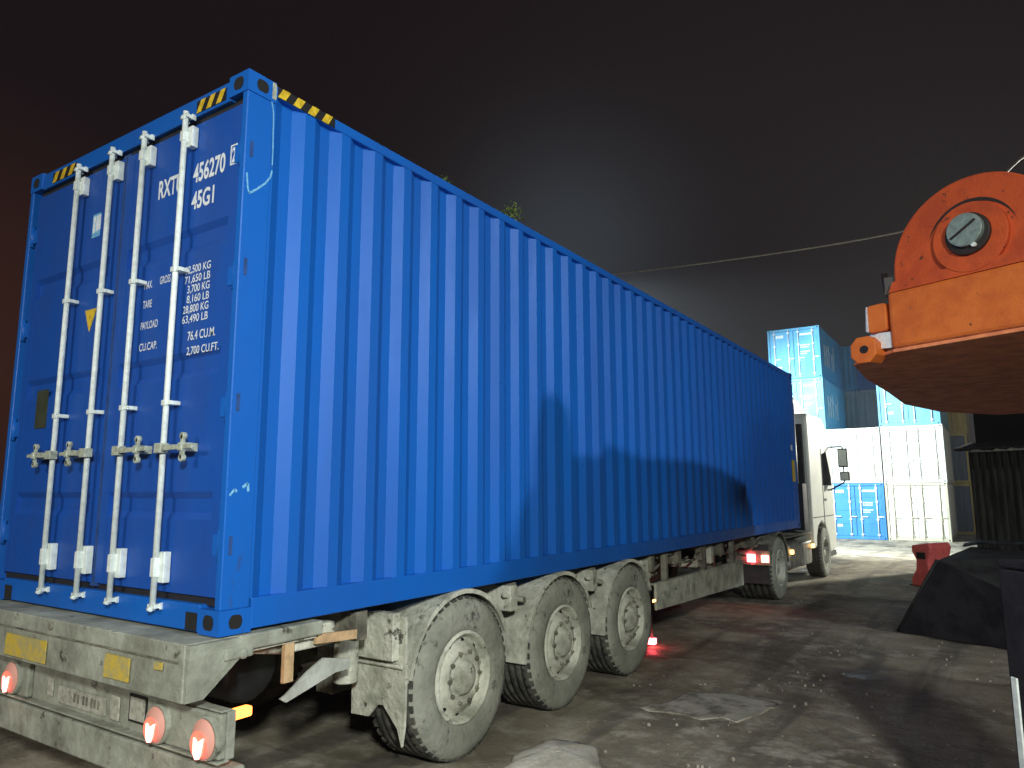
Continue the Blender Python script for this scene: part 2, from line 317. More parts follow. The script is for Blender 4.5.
# ------------------------------------------------------------------ main blue container
H0, HT, XL, XR, YE = 1.08, 3.976, -2.438, 0.0, 12.192
def casting(mb_parent, x0, x1, y0, y1, z0, z1, outx, outy, m='blue', flat=True):
    """steel corner block with the oval hole in its end and side face"""
    mb = MB([m, 'hole']); mb.box(x0, x1, y0, y1, z0, z1); mb.mi = 1
    xc, yc, zc = (x0+x1)/2, (y0+y1)/2, (z0+z1)/2
    ex = x1+.002 if outx > 0 else x0-.002; ey = y0-.002 if outy < 0 else y1+.002
    ov = [(math.cos(t)*.036, math.sin(t)*.026+(.012 if math.sin(t) > 0 else -.012)) for t in [i*math.pi/8 for i in range(16)]]
    mb.face([(ex, yc+b, zc+a*0.95) for a, b in ov]); mb.face([(xc+b*1.1, ey, zc+a) for a, b in ov])
    return mb.build('corner_casting', mb_parent)
def main_container():
    t = thing('shipping_container', 'long high blue shipping container loaded on the muddy trailer, nearest to the viewer', 'shipping container', (-1.219, 0, H0))
    L = Vector((1.219, 0, -H0))
    def fin(o): o.location = L; return o
    # side walls
    for side in (1, -1):
        mb = MB('blue'); x = XR-.006 if side > 0 else XL+.006
        corr_wall(mb, .111, 11.808, H0+.158, HT-.075, x, .036, 'x', .2785, side)
        for a, b in ((11.808, 12.03),): mb.face([(x, a, H0+.158), (x, b, H0+.158), (x, b, HT-.075), (x, a, HT-.075)])
        fin(mb.build('side_wall', t))
        xa, xb = (XR-.09, XR) if side > 0 else (XL, XL+.09)
        fin(MB('blue').box(xa, xb, .178, YE-.178, H0+.012, H0+.16).build('bottom_rail', t, bevel=.006))
        fin(MB('blue').box(xa+.01*(side > 0), xb-.01*(side < 0), .178, YE-.178, HT-.076, HT-.012).build('top_rail', t, bevel=.006))
        for (ya, yb, o) in ((0, .165, -1), (YE-.165, YE, 1)):
            w = .045 if o < 0 else .16
            xa2, xb2 = (XR-w, XR-.001) if side > 0 else (XL+.001, XL+w)
            fin(MB('blue').box(xa2, xb2, ya+.001, yb, H0+.118, HT-.118).build('corner_post', t, bevel=.005))
            for z0 in (H0, HT-.118):
                xx = (XR-.162, XR+.002) if side > 0 else (XL-.002, XL+.162)
                y0, y1 = (ya-.002, ya+.178) if o < 0 else (YE-.178, YE+.002)
                fin(casting(t, xx[0], xx[1], y0, y1, z0, z0+.118, side, o))
    mb = MB('blue'); corr_wall(mb, XL+.16, XR-.16, H0+.15, HT-.08, YE-.02, -.04, 'y'); fin(mb.build('front_wall', t))
    mb = MB('blue'); mb.box(XL+.09, XR-.09, .178, YE-.02, HT-.035, HT-.028); fin(mb.build('roof', t))
    mb = MB('blue'); mb.box(XL+.09, XR-.09, .06, YE-.02, H0+.05, H0+.14); fin(mb.build('floor_frame', t))
    fin(MB('blue').box(XL+.162, XR-.162, .01, .09, HT-.125, HT-.010).build('door_header', t, bevel=.006))
    fin(MB('blue').box(XL+.162, XR-.162, .004, .09, H0+.006, H0+.135).build('door_sill', t, bevel=.006))
    # pocket in the sill beside each casting
    for x in (-.225, -2.20): fin(MB('hole').box(x-.045, x+.045, -.001, .02, H0+.012, H0+.095).build('sill_pocket', t))
    # black seal frame behind the doors
    mb = MB('gasket'); mb.box(XL+.046, XR-.046, .075, .085, H0+.10, HT-.10); fin(mb.build('door_seal', t))
    # doors
    zb, zt = H0+.172, HT-.165
    for k, (x0, x1) in enumerate(((-2.345, -1.238), (-1.195, -.062))):
        mb = MB('shaded_blue'); y = .045
        # frame tubes and horizontally pressed panel
        mb.box(x0, x0+.08, y-.022, y+.02, zb, zt); mb.box(x1-.08, x1, y-.022, y+.02, zb, zt)
        zs = [zb, zb+.09]; 
        prof = []
        bands = [(1.62, 1.76), (2.36, 2.50), (3.06, 3.20)]
        prof = [(zb, 0)]
        for a, b in bands: prof += [(a, 0), (a+.035, .022), (b-.035, .022), (b, 0)]
        prof.append((zt, 0))
        for (za, da), (zc, dc) in zip(prof, prof[1:]):
            mb.face([(x0+.08, y-.02+da, za), (x1-.08, y-.02+da, za), (x1-.08, y-.02+dc, zc), (x0+.08, y-.02+dc, zc)])
        d = fin(mb.build('door', t)); d['label'] = ('left door leaf with small yellow triangle', 'right door leaf with white lettering')[k]
        gk = MB('gasket_dull'); e = x0 if k else x1
        gk.box(e-.018, e+.018, y-.018, y+.01, zb-.02, zt+.02); gk.build('gasket', d)
        gk = MB('gasket'); gk.box(x0, x1, y-.005, y+.015, zb-.045, zb-.003); gk.build('gasket', d); gk = MB('gasket'); gk.box(x0, x1, y-.005, y+.015, zt+.003, zt+.045)
        gk.build('gasket', d)
        hx = XR-.05 if k else XL+.055
        for z in (1.50, 2.18, 2.86, 3.53):
            h = MB('blue'); h.box(min(hx, hx+(-.06 if k else .06)), max(hx, hx+(-.06 if k else .06)), y-.028, y-.0225, z-.05, z+.05)
            h.tube((hx, y-.028, z-.075), (hx, y-.028, z+.075), .014, n=10); h.build('hinge', d)
        rods = ((-1.700, -1.285), (-.928, -.512))[k]
        for rx in rods:
            ry = y-.075
            rod = MB('galv').tube((rx, ry, 1.165), (rx, ry, 3.875), .0155, n=14).build('lock_rod', d)
            for z in (1.185, 3.845):                       # cams at both ends, gripping their keepers
                cm = MB('galv'); cm.box(rx-.028, rx+.028, ry-.012, ry+.03, z-.010, z+.010); cm.box(rx+.026, rx+.034, ry+.02, .012, z-.016, z+.016); cm.box(rx-.034, rx-.026, ry+.02, .012, z-.016, z+.016)
                cm.tube((rx-.014, ry-.016, z-.014), (rx+.014, ry-.016, z-.014), .010, n=8); cm.build('cam', d)
            for z0, z1 in ((1.30, 1.455), (3.665, 3.785)):
                br = MB('galv'); br.box(rx+.004, rx+.052, y-.062, y-.022, z0, z1); br.box(rx-.018, rx+.018, ry-.018, ry+.026, z0+.03, z1-.03); br.build('rod_bracket', d, bevel=.004)
            for z in (2.225, 2.955):
                br = MB('galv'); br.box(rx-.018, rx+.044, ry-.006, y-.021, z-.011, z+.011); br.box(rx-.020, rx+.018, ry-.019, ry-.005, z-.015, z+.015); br.build('rod_guide', d, bevel=.003)
            s = 1 if k else -1
            hd = MB('galv_old'); z = 1.985; L2 = .30 if k else .27
            hd.hexa([(rx, ry-.034, z-.016), (rx+s*L2, ry-.034, z-.010), (rx+s*L2, ry-.022, z-.010), (rx, ry-.022, z-.016),
                     (rx, ry-.034, z+.016), (rx+s*L2, ry-.034, z+.010), (rx+s*L2, ry-.022, z+.010), (rx, ry-.022, z+.016)])
            hd.box(rx-.03, rx+.035, ry-.036, ry+.01, z-.026, z+.026)
            cxx = rx+s*L2*.68
            hd.box(cxx-.018, cxx+.018, ry-.036, y-.02, z-.022, z+.022)
            for dz in (-.062, .062): hd.tube((cxx, ry-.006, z+dz*.9), (cxx, ry-.03, z+dz*.9), .019, n=10); hd.box(cxx-.009, cxx+.012, ry-.03, ry-.012, min(z, z+dz), max(z, z+dz))
            hd.tube((cxx, ry, z), (cxx, ry-.042, z), .020, n=10)
            hd.build('handle', d, bevel=.003)
        ty = y-.0225
        DX = -.012
        if k:
            def T(s, x0, x1, zc, h): text(s, x0+DX, x1+DX, zc-h/2, zc+h/2, ty, d, bold=.026 if h > .07 else .008)
            T('RXTU', -.815, -.575, 3.50, .115); T('456270', -.475, -.185, 3.515, .115); T('2', -.128, -.098, 3.535, .085)
            fr = MB('letter'); a, b, c, e2 = -.152, -.098, 3.478, 3.592
            for q in ((a, a+.006, c, e2), (b-.006, b, c, e2), (a+.006, b-.006, c, c+.008), (a+.006, b-.006, e2-.008, e2)): fr.box(q[0], q[1], ty-.002, ty+.002, q[2], q[3])
            fr.build('lettering', d)
            T('45G1', -.475, -.270, 3.355, .105)
            for i, s in enumerate(('32,500 KG', '71,650 LB', '3,700 KG', '8,160 LB', '28,800 KG', '63,490 LB')): T(s, -.490 + (.03 if i in (2, 3) else 0), -.260, 2.955-i*.0555, .050)
            T('76.4 CU.M.', -.430, -.185, 2.585, .05); T('2,700 CU.FT.', -.430, -.150, 2.50, .05)
            T('MAX.', -.893, -.812, 2.94, .045); T('GROSS', -.735, -.63, 2.945, .045); T('TARE', -.893, -.803, 2.825, .045)
            T('PAYLOAD', -.900, -.728, 2.70, .045); T('CU.CAP.', -.90, -.72, 2.575, .045)
        else:
            MB('yellow').prism([(-1.565, 2.885), (-1.43, 2.885), (-1.50, 2.745)], 'y', ty-.002, ty+.002).build('warning_triangle', d)
            pm = MB('letter'); 
            for a, b in ((0, .022), (.034, .056), (.062, .084)): pm.box(-1.555+a, -1.555+b, ty-.002, ty+.002, 3.39+a*.2, 3.50)
            pm2 = MB('pale_mark').box(-1.568, -1.472, ty+.000, ty+.0015, 3.36, 3.515).build('data_label', d); pm.build('data_label_bars', pm2)
            MB('olive').box(-2.10, -1.95, ty-.003, ty+.001, 2.17, 2.42).build('approval_plate', d)
    # warning chevrons on header and top rails
    def stripes(a0, a1, z0, z1, fn, n):
        mb = MB(['black', 'yellow']); mb.mi = 0; mb.face([fn(a0, z0, 0), fn(a1, z0, 0), fn(a1, z1, 0), fn(a0, z1, 0)]); mb.mi = 1
        w = (a1-a0)/n; k = (z1-z0)*.55
        for i in range(n):
            s = a0+i*w; P = [(s+k*0, z0), (s+w*.5, z0), (s+w*.5+k, z1), (s+k, z1)]
            P = [(min(a, a1), z) for a, z in P]; mb.face([fn(a, z, .0015) for a, z in P])
        fin(mb.build('chevron_tape', t))
    stripes(.185, .60, HT-.074, HT-.014, lambda a, z, e: (XR+.0035+e, a, z), 4)
    stripes(-.47, -.20, HT-.110, HT-.038, lambda a, z, e: (a, .0065-e, z), 3)
    stripes(-2.14, -1.82, HT-.110, HT-.038, lambda a, z, e: (a, .0065-e, z), 3)
    # scraped mark on the corner post and rub marks
    def strip(pts, w, m='pale_mark'):
        mb = MB(m)
        for i, ((a, b), (c, d)) in enumerate(zip(pts, pts[1:])):
            v = Vector((c-a, d-b)); nn = Vector((-v.y, v.x)).normalized()*w*.5
            q = [(a+nn.x, b+nn.y), (a-nn.x, b-nn.y), (c-nn.x, d-nn.y), (c+nn.x, d+nn.y)]; mb.face([(XR+.0005, *p) for p in q])
        fin(mb.build('scrape_mark', t))
    strip([(.15, 3.86), (.165, 3.80), (.168, 3.70), (.172, 3.58), (.172, 3.50)], .008); strip([(.172, 3.47), (.165, 3.43), (.135, 3.385), (.085, 3.335), (.040, 3.295), (.030, 3.315), (.018, 3.40)], .010)
    strip([(.02, 1.74), (.045, 1.77), (.06, 1.76)], .012); strip([(.09, 1.78), (.12, 1.80), (.125, 1.76)], .014)
    mb = MB('galv_old'); mb.box(XR+.0005, XR+.003, .150, .177, HT-.10, HT-.004); fin(mb.build('casting_rub', t))
    # post drain slots
    for z in (3.54, 2.90, 2.20, 1.50): fin(MB('gasket_dull').box(XR-.002, XR+.0008, .03, .05, z-.045, z+.045).build('post_slot', t))
    mb = MB('yellow'); mb.box(XR-.004, XR+.006, 11.80, 12.00, 1.93, 2.32); fin(mb.build('yellow_sticker', t))
    mb = MB('letter'); mb.box(XR-.004, XR+.0065, 11.78, 11.9, 2.50, 2.60); fin(mb.build('white_sticker', t))
    return t
main_container()

# ------------------------------------------------------------------ wheels
WR = .525
def wheel_part(parent, loc, side, width=.38, style='trailer', R0=WR):
    """tyre mesh with rim, nuts and hub as sub-parts; outer face towards +x when side = 1"""
    w = width; mb = MB(['mud_tyre', 'tread'])
    k = R0/.525
    prof = [(.292*k, -.02), (.315*k, .006), (.36*k, .016), (.43*k, .018), (.478*k, .008), (.505*k, -.014), (.518*k, -.035)]
    mb.lathe(prof, n=56)
    mb.mi = 1; tr = [(.518*k, -.035)]
    for i in range(5):
        a = -.035-(w-.07)*(i+.15)/5; tr += [(.525*k, a), (.525*k, a-(w-.07)*.14), (.512*k, a-(w-.07)*.145), (.512*k, a-(w-.07)*.165)]
    tr += [(.518*k, -w+.035)]; mb.lathe(tr, n=56)
    mb.mi = 0; mb.lathe([(r, -w-h) for r, h in prof[::-1]], n=56)
    # tread lugs round the shoulder
    mb.mi = 1
    for i in range(44):
        a = 2*math.pi*i/44; 
        for (h0, h1) in ((-.075, -.012), (-w+.012, -w+.075)):
            c0, s0, c1, s1 = math.cos(a), math.sin(a), math.cos(a+.085), math.sin(a+.085); ra, rb = .505*k, .529*k
            mb.hexa([(h0, ra*c0, ra*s0), (h1, ra*c0, ra*s0), (h1, ra*c1, ra*s1), (h0, ra*c1, ra*s1), (h0, rb*c0, rb*s0), (h1, (rb-.012)*c0, (rb-.012)*s0), (h1, (rb-.012)*c1, (rb-.012)*s1), (h0, rb*c1, rb*s1)])
    o = mb.build('wheel', parent); o.location = loc
    if side < 0: o.rotation_euler = (0, 0, math.pi)
    rm = MB(['mud', 'hole', 'mud_dark'])
    if style == 'trailer':
        rp = [(.300*k, -.006), (.292*k, .014), (.280*k, .012), (.270*k, -.012), (.262*k, -.05), (.255*k, -.055), (.225*k, -.045), (.205*k, -.02), (.185*k, -.004), (.150*k, -.002), (.142*k, -.02), (.118*k, -.024), (.112*k, .0), (.098*k, .025), (.07*k, .034), (.001, .036)]
    else:
        rp = [(.300*k, -.006), (.292*k, .014), (.280*k, .012), (.272*k, -.02), (.262*k, -.09), (.24*k, -.12), (.19*k, -.13), (.15*k, -.135), (.13*k, -.12), (.12*k, -.05), (.10*k, -.03), (.001, -.028)]
    rm.lathe(rp, n=48)
    off = -.040 if style == 'trailer' else -.12
    rm.mi = 1
    for i in range(10):
        a = 2*math.pi*i/10+.2
        c = Vector((off+.003, math.cos(a)*.238*k, math.sin(a)*.238*k)); e = Vector((0, -math.sin(a), math.cos(a))); r_ = Vector((0, math.cos(a), math.sin(a)))
        q = [c + e*math.cos(t)*.018 + r_*math.sin(t)*.011 + Vector((.0-.006*math.sin(t), 0, 0)) for t in [j*math.pi/5 for j in range(10)]]
        rm.face(q)
    rm.mi = 2; of2 = -.003 if style == 'trailer' else -.13
    for i in range(10):
        a = 2*math.pi*i/10; p = Vector((of2, math.cos(a)*.165*k, math.sin(a)*.165*k)); rm.tube(p-Vector((.01, 0, 0)), p+Vector((.024, 0, 0)), .014, .012, n=6, smooth=False)
    rm.build('rim', o)
    return o
def fender(parent, yc, zc, r, x0, x1, a0, a1, down, m='mud', lip=.03):
    """curved mudguard; a0..a1 in degrees, 0 = forwards; 'down' lengthens the rear edge"""
    mb = MB(m); n = 18; P = []
    for i in range(n+1):
        a = R(a0+(a1-a0)*i/n); P.append((yc+math.cos(a)*r, zc+math.sin(a)*r))
    if down: P.append((P[-1][0]-.02, P[-1][1]-down))
    rr = random.Random(int(yc*100)); 
    inner = []
    for i, (y, z) in enumerate(P):
        dv = Vector((yc-y, zc-z)).normalized()*.018 if i <= n else Vector((.02, 0)); inner.append((y+dv.x, z+dv.y))
    for i in range(len(P)-1):
        (a, b), (c, d) = P[i], P[i+1]; (e, f), (g, h) = inner[i], inner[i+1]
        mb.hexa([(x0, a, b), (x1, a, b), (x1, c, d), (x0, c, d), (x0, e, f), (x1, e, f), (x1, g, h), (x0, g, h)])
        # outer lip
        l1 = Vector((yc-a, zc-b)).normalized()*lip; l2 = Vector((yc-c, zc-d)).normalized()*lip
        if i < n: mb.hexa([(x1, a, b), (x1+.012, a, b), (x1+.012, c, d), (x1, c, d), (x1, a+l1.x, b+l1.y), (x1+.012, a+l1.x, b+l1.y), (x1+.012, c+l2.x, d+l2.y), (x1, c+l2.x, d+l2.y)])
    return mb.build('mudguard', parent)

# ------------------------------------------------------------------ trailer
def trailer():
    t = thing('container_trailer', 'mud-caked three-axle container trailer under the long blue container', 'trailer', (0, 0, 0))
    for x in (-1.72, -.86):
        mb = MB('mud_dark'); mb.box(x, x+.14, .25, 8.3, .80, .825); mb.box(x, x+.14, .25, 8.3, 1.045, 1.07); mb.box(x+.06, x+.08, .25, 8.3, .825, 1.045)
        mb.box(x, x+.14, 8.3, 12.1, .93, .95); mb.box(x, x+.14, 8.3, 12.1, 1.055, 1.07); mb.box(x+.06, x+.08, 8.3, 12.1, .95, 1.055)
        mb.build('main_beam', t)
    for y in (.95, 2.55, 3.9, 5.3, 6.1, 6.9, 7.7, 9.2, 10.6): mb = MB('mud_dark'); mb.box(-2.38, -1.73, y, y+.09, .90, 1.062); mb.box(-1.57, -.87, y, y+.09, .93, 1.05); mb.box(-.71, -.06, y, y+.09, .90, 1.062); mb.build('cross_member', t)
    # rear bolster: heavy folded beam with a slanted end
    P = [(-2.46, 1.072), (-.012, 1.072), (-.012, .815), (-2.40, .815), (-2.46, .93)]
    mb = MB('mud_grey'); mb.prism([(-.16, .815), (-.06, .815), (.20, 1.06), (.20, 1.072), (-.16, 1.072)], 'x', -2.46, -.012); rb = mb.build('rear_bolster', t, bevel=.012)
    mb = MB('mud_grey'); mb.hexa([(-.012, -.155, .818), (.004, -.155, .818), (.006, -.065, .818), (-.012, -.065, .818), (-.012, -.155, 1.068), (.022, -.155, 1.068), (.032, .22, 1.066), (-.012, .22, 1.066)])
    mb.build('bolster_end', t)
    mb = MB('mud_grey'); mb.box(-.10, .03, .10, .62, 1.0, 1.074); mb.box(-.06, .035, .02, .18, .97, 1.03); mb.tube((-.05, .12, .99), (.045, .12, .99), .025, n=10); mb.build('twistlock', t, bevel=.01)
    mb = MB('mud_dark'); mb.box(-2.3, -.05, -.170, -.161, .988, .994); mb.build('weld_seam', t)
    mb = MB('mud_dark'); mb.tube((-1.25, -.172, 1.04), (-1.25, -.16, 1.04), .022, n=8); mb.build('drain_hole', t)
    for (a, b, c, d) in ((-1.75, -1.27, .838, .955), (-.66, -.44, .855, .965)):
        mb = MB('refl_y'); mb.box(a, b, -.173, -.166, c, d); mb.build('reflector_patch', t, wobble=.0015)
    mb = MB('refl_y'); mb.box(-.225, -.165, -.175, -.166, .945, .978); mb.build('small_reflector', t)
    # light bar, set back under the bolster
    mb = MB('mud_grey'); mb.box(-2.50, .105, .0, .045, .555, .765)
    mb.box(-2.50, .105, -.035, .02, .765, .775); mb.box(-2.50, .105, -.045, .02, .545, .556); lb = mb.build('light_bar', t, bevel=.006)
    mb = MB('plate'); mb.box(-1.43, -.93, -.012, -.002, .585, .675); pl = mb.build('licence_plate', t)
    rr = random.Random(8); ch = MB('mud_dark'); xx = -1.25
    while xx < -.98: ch.box(xx, xx+.022, -.014, -.0125, .61, .655); xx += rr.uniform(.03, .06)
    ch.build('worn_characters', pl)
    def roundlamp(x, z, r, lit):
        h = MB('mud_grey'); h.lathe([(r*1.13, -.01), (r*1.12, .022), (r*1.04, .034), (r*.98, .030)], (x, -.03, z), 24, Vector((0, -1, 0))); o = h.build('tail_light', t)
        l = MB('lens_dirty'); l.lathe([(r*.98, .033), (r*.7, .048), (r*.3, .056), (.001, .058)], (x, -.03, z), 24, Vector((0, -1, 0))); l.build('lens', o)
        e = MB('lamp_red'); zz = z-r*.28
        hl = MB('lamp_halo'); hl.lathe([(r*.66, .058), (.001, .0605)], (x-r*.04, -.03, z-r*.22), 20, Vector((0, -1, 0))); hl.build('glow_ring', o)
        pts = [(x-r*.30, zz-r*.05), (x-r*.26, zz-r*.40), (x-r*.08, zz-r*.62), (x+r*.16, zz-r*.58), (x+r*.34, zz-r*.25), (x+r*.42, zz+r*.10), (x+r*.46, zz+r*.46), (x+r*.20, zz+r*.30), (x+r*.02, zz+r*.20), (x-r*.16, zz+r*.34), (x-r*.30, zz+r*.40)]
        A = [e.bm.verts.new((a, -.096, b)) for a, b in pts]; B = [e.bm.verts.new((a, -.085, b)) for a, b in pts]; n_ = len(pts)
        e.bm.faces.new(A); e.bm.faces.new(B[::-1])
        for i in range(n_): e.bm.faces.new([A[i], A[(i+1) % n_], B[(i+1) % n_], B[i]])
        e.build('glow_bulb', o); return o
    roundlamp(-.365, .650, .083, 1); roundlamp(.02, .650, .088, 1); roundlamp(-1.90, .665, .088, 1)
    for (a, b) in ((-.49, .10), (-2.15, -1.75)): MB('mud_grey').box(a, b, -.036, .002, .562, .758).build('lamp_housing', t, bevel=.01)
    mb = MB('hole'); mb.box(-.70, -.535, -.008, -.001, .600, .735); sq = mb.build('square_lamp', t); mb = MB('plate'); mb.box(-.685, -.550, -.012, -.0085, .613, .722); mb.build('lens', sq)
    for q in ((-.88, -.79, .58, .70), (-1.56, -1.50, .60, .70)): mb = MB('plate'); mb.box(q[0], q[1], -.011, -.001, q[2], q[3]); mb.build('bracket_plate', t, bevel=.008)
    # underrun beam
    mb = MB('mud_grey'); mb.box(-2.48, .115, -.02, .10, .34, .515); mb.build('underrun_bar', t, bevel=.01)
    for x in (-1.95, -.6): MB('mud_dark').box(x, x+.08, .02, .10, .50, .60).build('underrun_bracket', t)
    # side marker on a rubber arm
    mb = MB('black'); mb.tube((-.02, .04, .70), (-.015, .115, .70), .012); am = mb.build('marker_arm', t)
    mb = MB('lamp_orange'); mb.box(-.05, .0, .11, .215, .680, .728); mb.build('marker_lamp', am, bevel=.01)
    # rail with ochre strips, hanging bits behind the last wheel
    mb = MB('wood'); mb.hexa([(-.02, .60, .95), (.0, .60, .95), (.0, .90, .93), (-.02, .90, .93), (-.02, .60, 1.0), (.0, .60, 1.0), (.0, .90, .98), (-.02, .90, .98)]); mb.build('ochre_strip', t)
    MB('wood').box(-.025, -.002, .395, .455, .79, 1.0).build('ochre_strip', t)
    MB('mud').box(-.03, .0, .16, .61, .985, 1.03).build('side_rail', t)
    MB('mud').box(-.30, -.05, .50, .78, .92, 1.04).build('step_box', t, bevel=.01)
    MB('mud').tube((-.10, .25, .98), (-.10, .52, .93), .03, n=8).build('side_tube', t)
    mb = MB('mud')
    mb.tube((-.33, 1.14, .60), (-.33, 1.14, .97), .075, n=16); mb.build('side_bracket', t, bevel=.01)
    mb = MB('sheet'); mb.prism([(.46, .685), (.50, .70), (.64, .79), (.75, .84), (.95, .80), (.95, .745), (.84, .745), (.62, .69), (.50, .66)], 'x', -.115, -.10); mb.build('bent_sheet', t)
    mb = MB('black'); mb.lathe([(.001, -.9), (.16, -.9), (.19, -.86), (.19, .05), (.16, .09), (.001, .09)], (-.55, .55, .78), 20, Vector((1, 0, 0))); mb.build('air_tank', t)
    # three axles
    for i, y in enumerate((1.885, 3.235, 4.575)):
        ax = MB('mud_dark').tube((-2.35, y, WR), (-.05, y, WR), .075, n=12); ax.box(-1.75, -1.55, y-.5, y+.12, .42, .72); ax.box(-.86, -.70, y-.5, y+.12, .42, .72)
        ax.tube((-1.65, y+.1, .6), (-1.65, y+.1, .85), .13, n=14); ax.tube((-.78, y+.1, .6), (-.78, y+.1, .85), .13, n=14); ax.build('axle', t)
        wheel_part(t, (.02, y, WR), 1); wheel_part(t, (-2.458, y, WR), -1)
        fender(t, y, WR+.012, .558 if i else .562, -.40, .012, 22, 172, .16 if i else .02); fender(t, y, WR+.012, .558, -2.45, -2.04, 22, 172, .1)
    # torn flap behind the last wheel
    mb = MB('mud'); P = [(-.43, .93), (-.38, 1.0), (.02, 1.0), (.03, .62), (.025, .36), (.005, .24), (-.03, .34), (-.09, .40), (-.15, .46), (-.20, .455), (-.27, .375), (-.42, .37)]
    mb.prism(P, 'y', 1.285, 1.305); f = mb.build('mud_flap', t)
    mb = MB('mud'); mb.box(-.42, -.02, 1.22, 1.284, .74, 1.02); mb.tube((-.42, 1.27, .70), (.02, 1.27, .70), .012, n=8); mb.build('flap_bracket', t, bevel=.015)
    # gussets and muddy pipes between wheels
    for y in (2.56, 3.90): mb = MB('mud'); mb.box(-.36, -.02, y-.05, y+.05, .86, 1.05); mb.tube((-.05, y-.10, .99), (-.03, y+.16, .92), .025, n=8); mb.build('fender_bracket', t, bevel=.012)
    # side guard board
    mb = MB('mud'); mb.hexa([(-.05, 5.32, .50), (-.02, 5.32, .50), (-.02, 8.52, .43), (-.05, 8.52, .43), (-.05, 5.32, .76), (-.02, 5.32, .76), (-.02, 8.52, .75), (-.05, 8.52, .75)])
    mb.box(-.09, -.02, 5.32, 8.52, .755, .775); sg = mb.build('side_guard', t, bevel=.006)
    for y in (5.7, 7.0, 8.2): MB('mud_dark').box(-.12, -.055, y, y+.06, .5, 1.06).build('guard_bracket', t)
    # clutter under the deck: tanks, valve boxes, hoses, landing legs
    mb = MB('mud_dark'); mb.tube((-.6, 5.5, .80), (-.6, 6.7, .80), .16, n=16); mb.build('air_tank', t)
    for q in ((-.5, -.12, 6.9, 7.25, .80, 1.04), (-.45, -.1, 5.15, 5.4, .82, 1.03), (-.4, -.14, 7.5, 7.62, .80, 1.05)): MB('mud').box(*q).build('valve_box', t, bevel=.02)
    rr = random.Random(5)
    for i in range(22):
        mb = MB('mud_dark'); y = rr.uniform(4.95, 9.4); x = rr.uniform(-.5, -.1); z = rr.uniform(.84, 1.03); p = Vector((x, y, z))
        for k in range(4):
            q = p+Vector((rr.uniform(-.08, .08), rr.uniform(.05, .22), rr.uniform(-.07, .07))); q.z = min(1.04, q.z); mb.tube(p, q, .016, n=6); p = q
        mb.build('air_hose', t)
    for x in (-.62, -1.95):
        mb = MB('mud_dark'); mb.box(x, x+.12, 8.62, 8.74, .50, 1.05); mb.box(x+.015, x+.105, 8.635, 8.725, .33, .5); mb.box(x-.04, x+.16, 8.58, 8.78, .31, .33); mb.build('landing_leg', t)
    # red marker near the first axle
    mb = MB('black'); mb.tube((-.30, 5.85, .62), (-.32, 5.86, .09), .012); am = mb.build('marker_stalk', t)
    mb = MB('lamp_red2'); mb.box(-.35, -.28, 5.82, 5.90, .035, .095); mb.build('marker_lamp', am)
    mb = MB('lamp_amber'); mb.box(-.018, -.004, 5.20, 5.26, .60, .625); mb.build('marker_lamp', sg)
    return t
trailer()

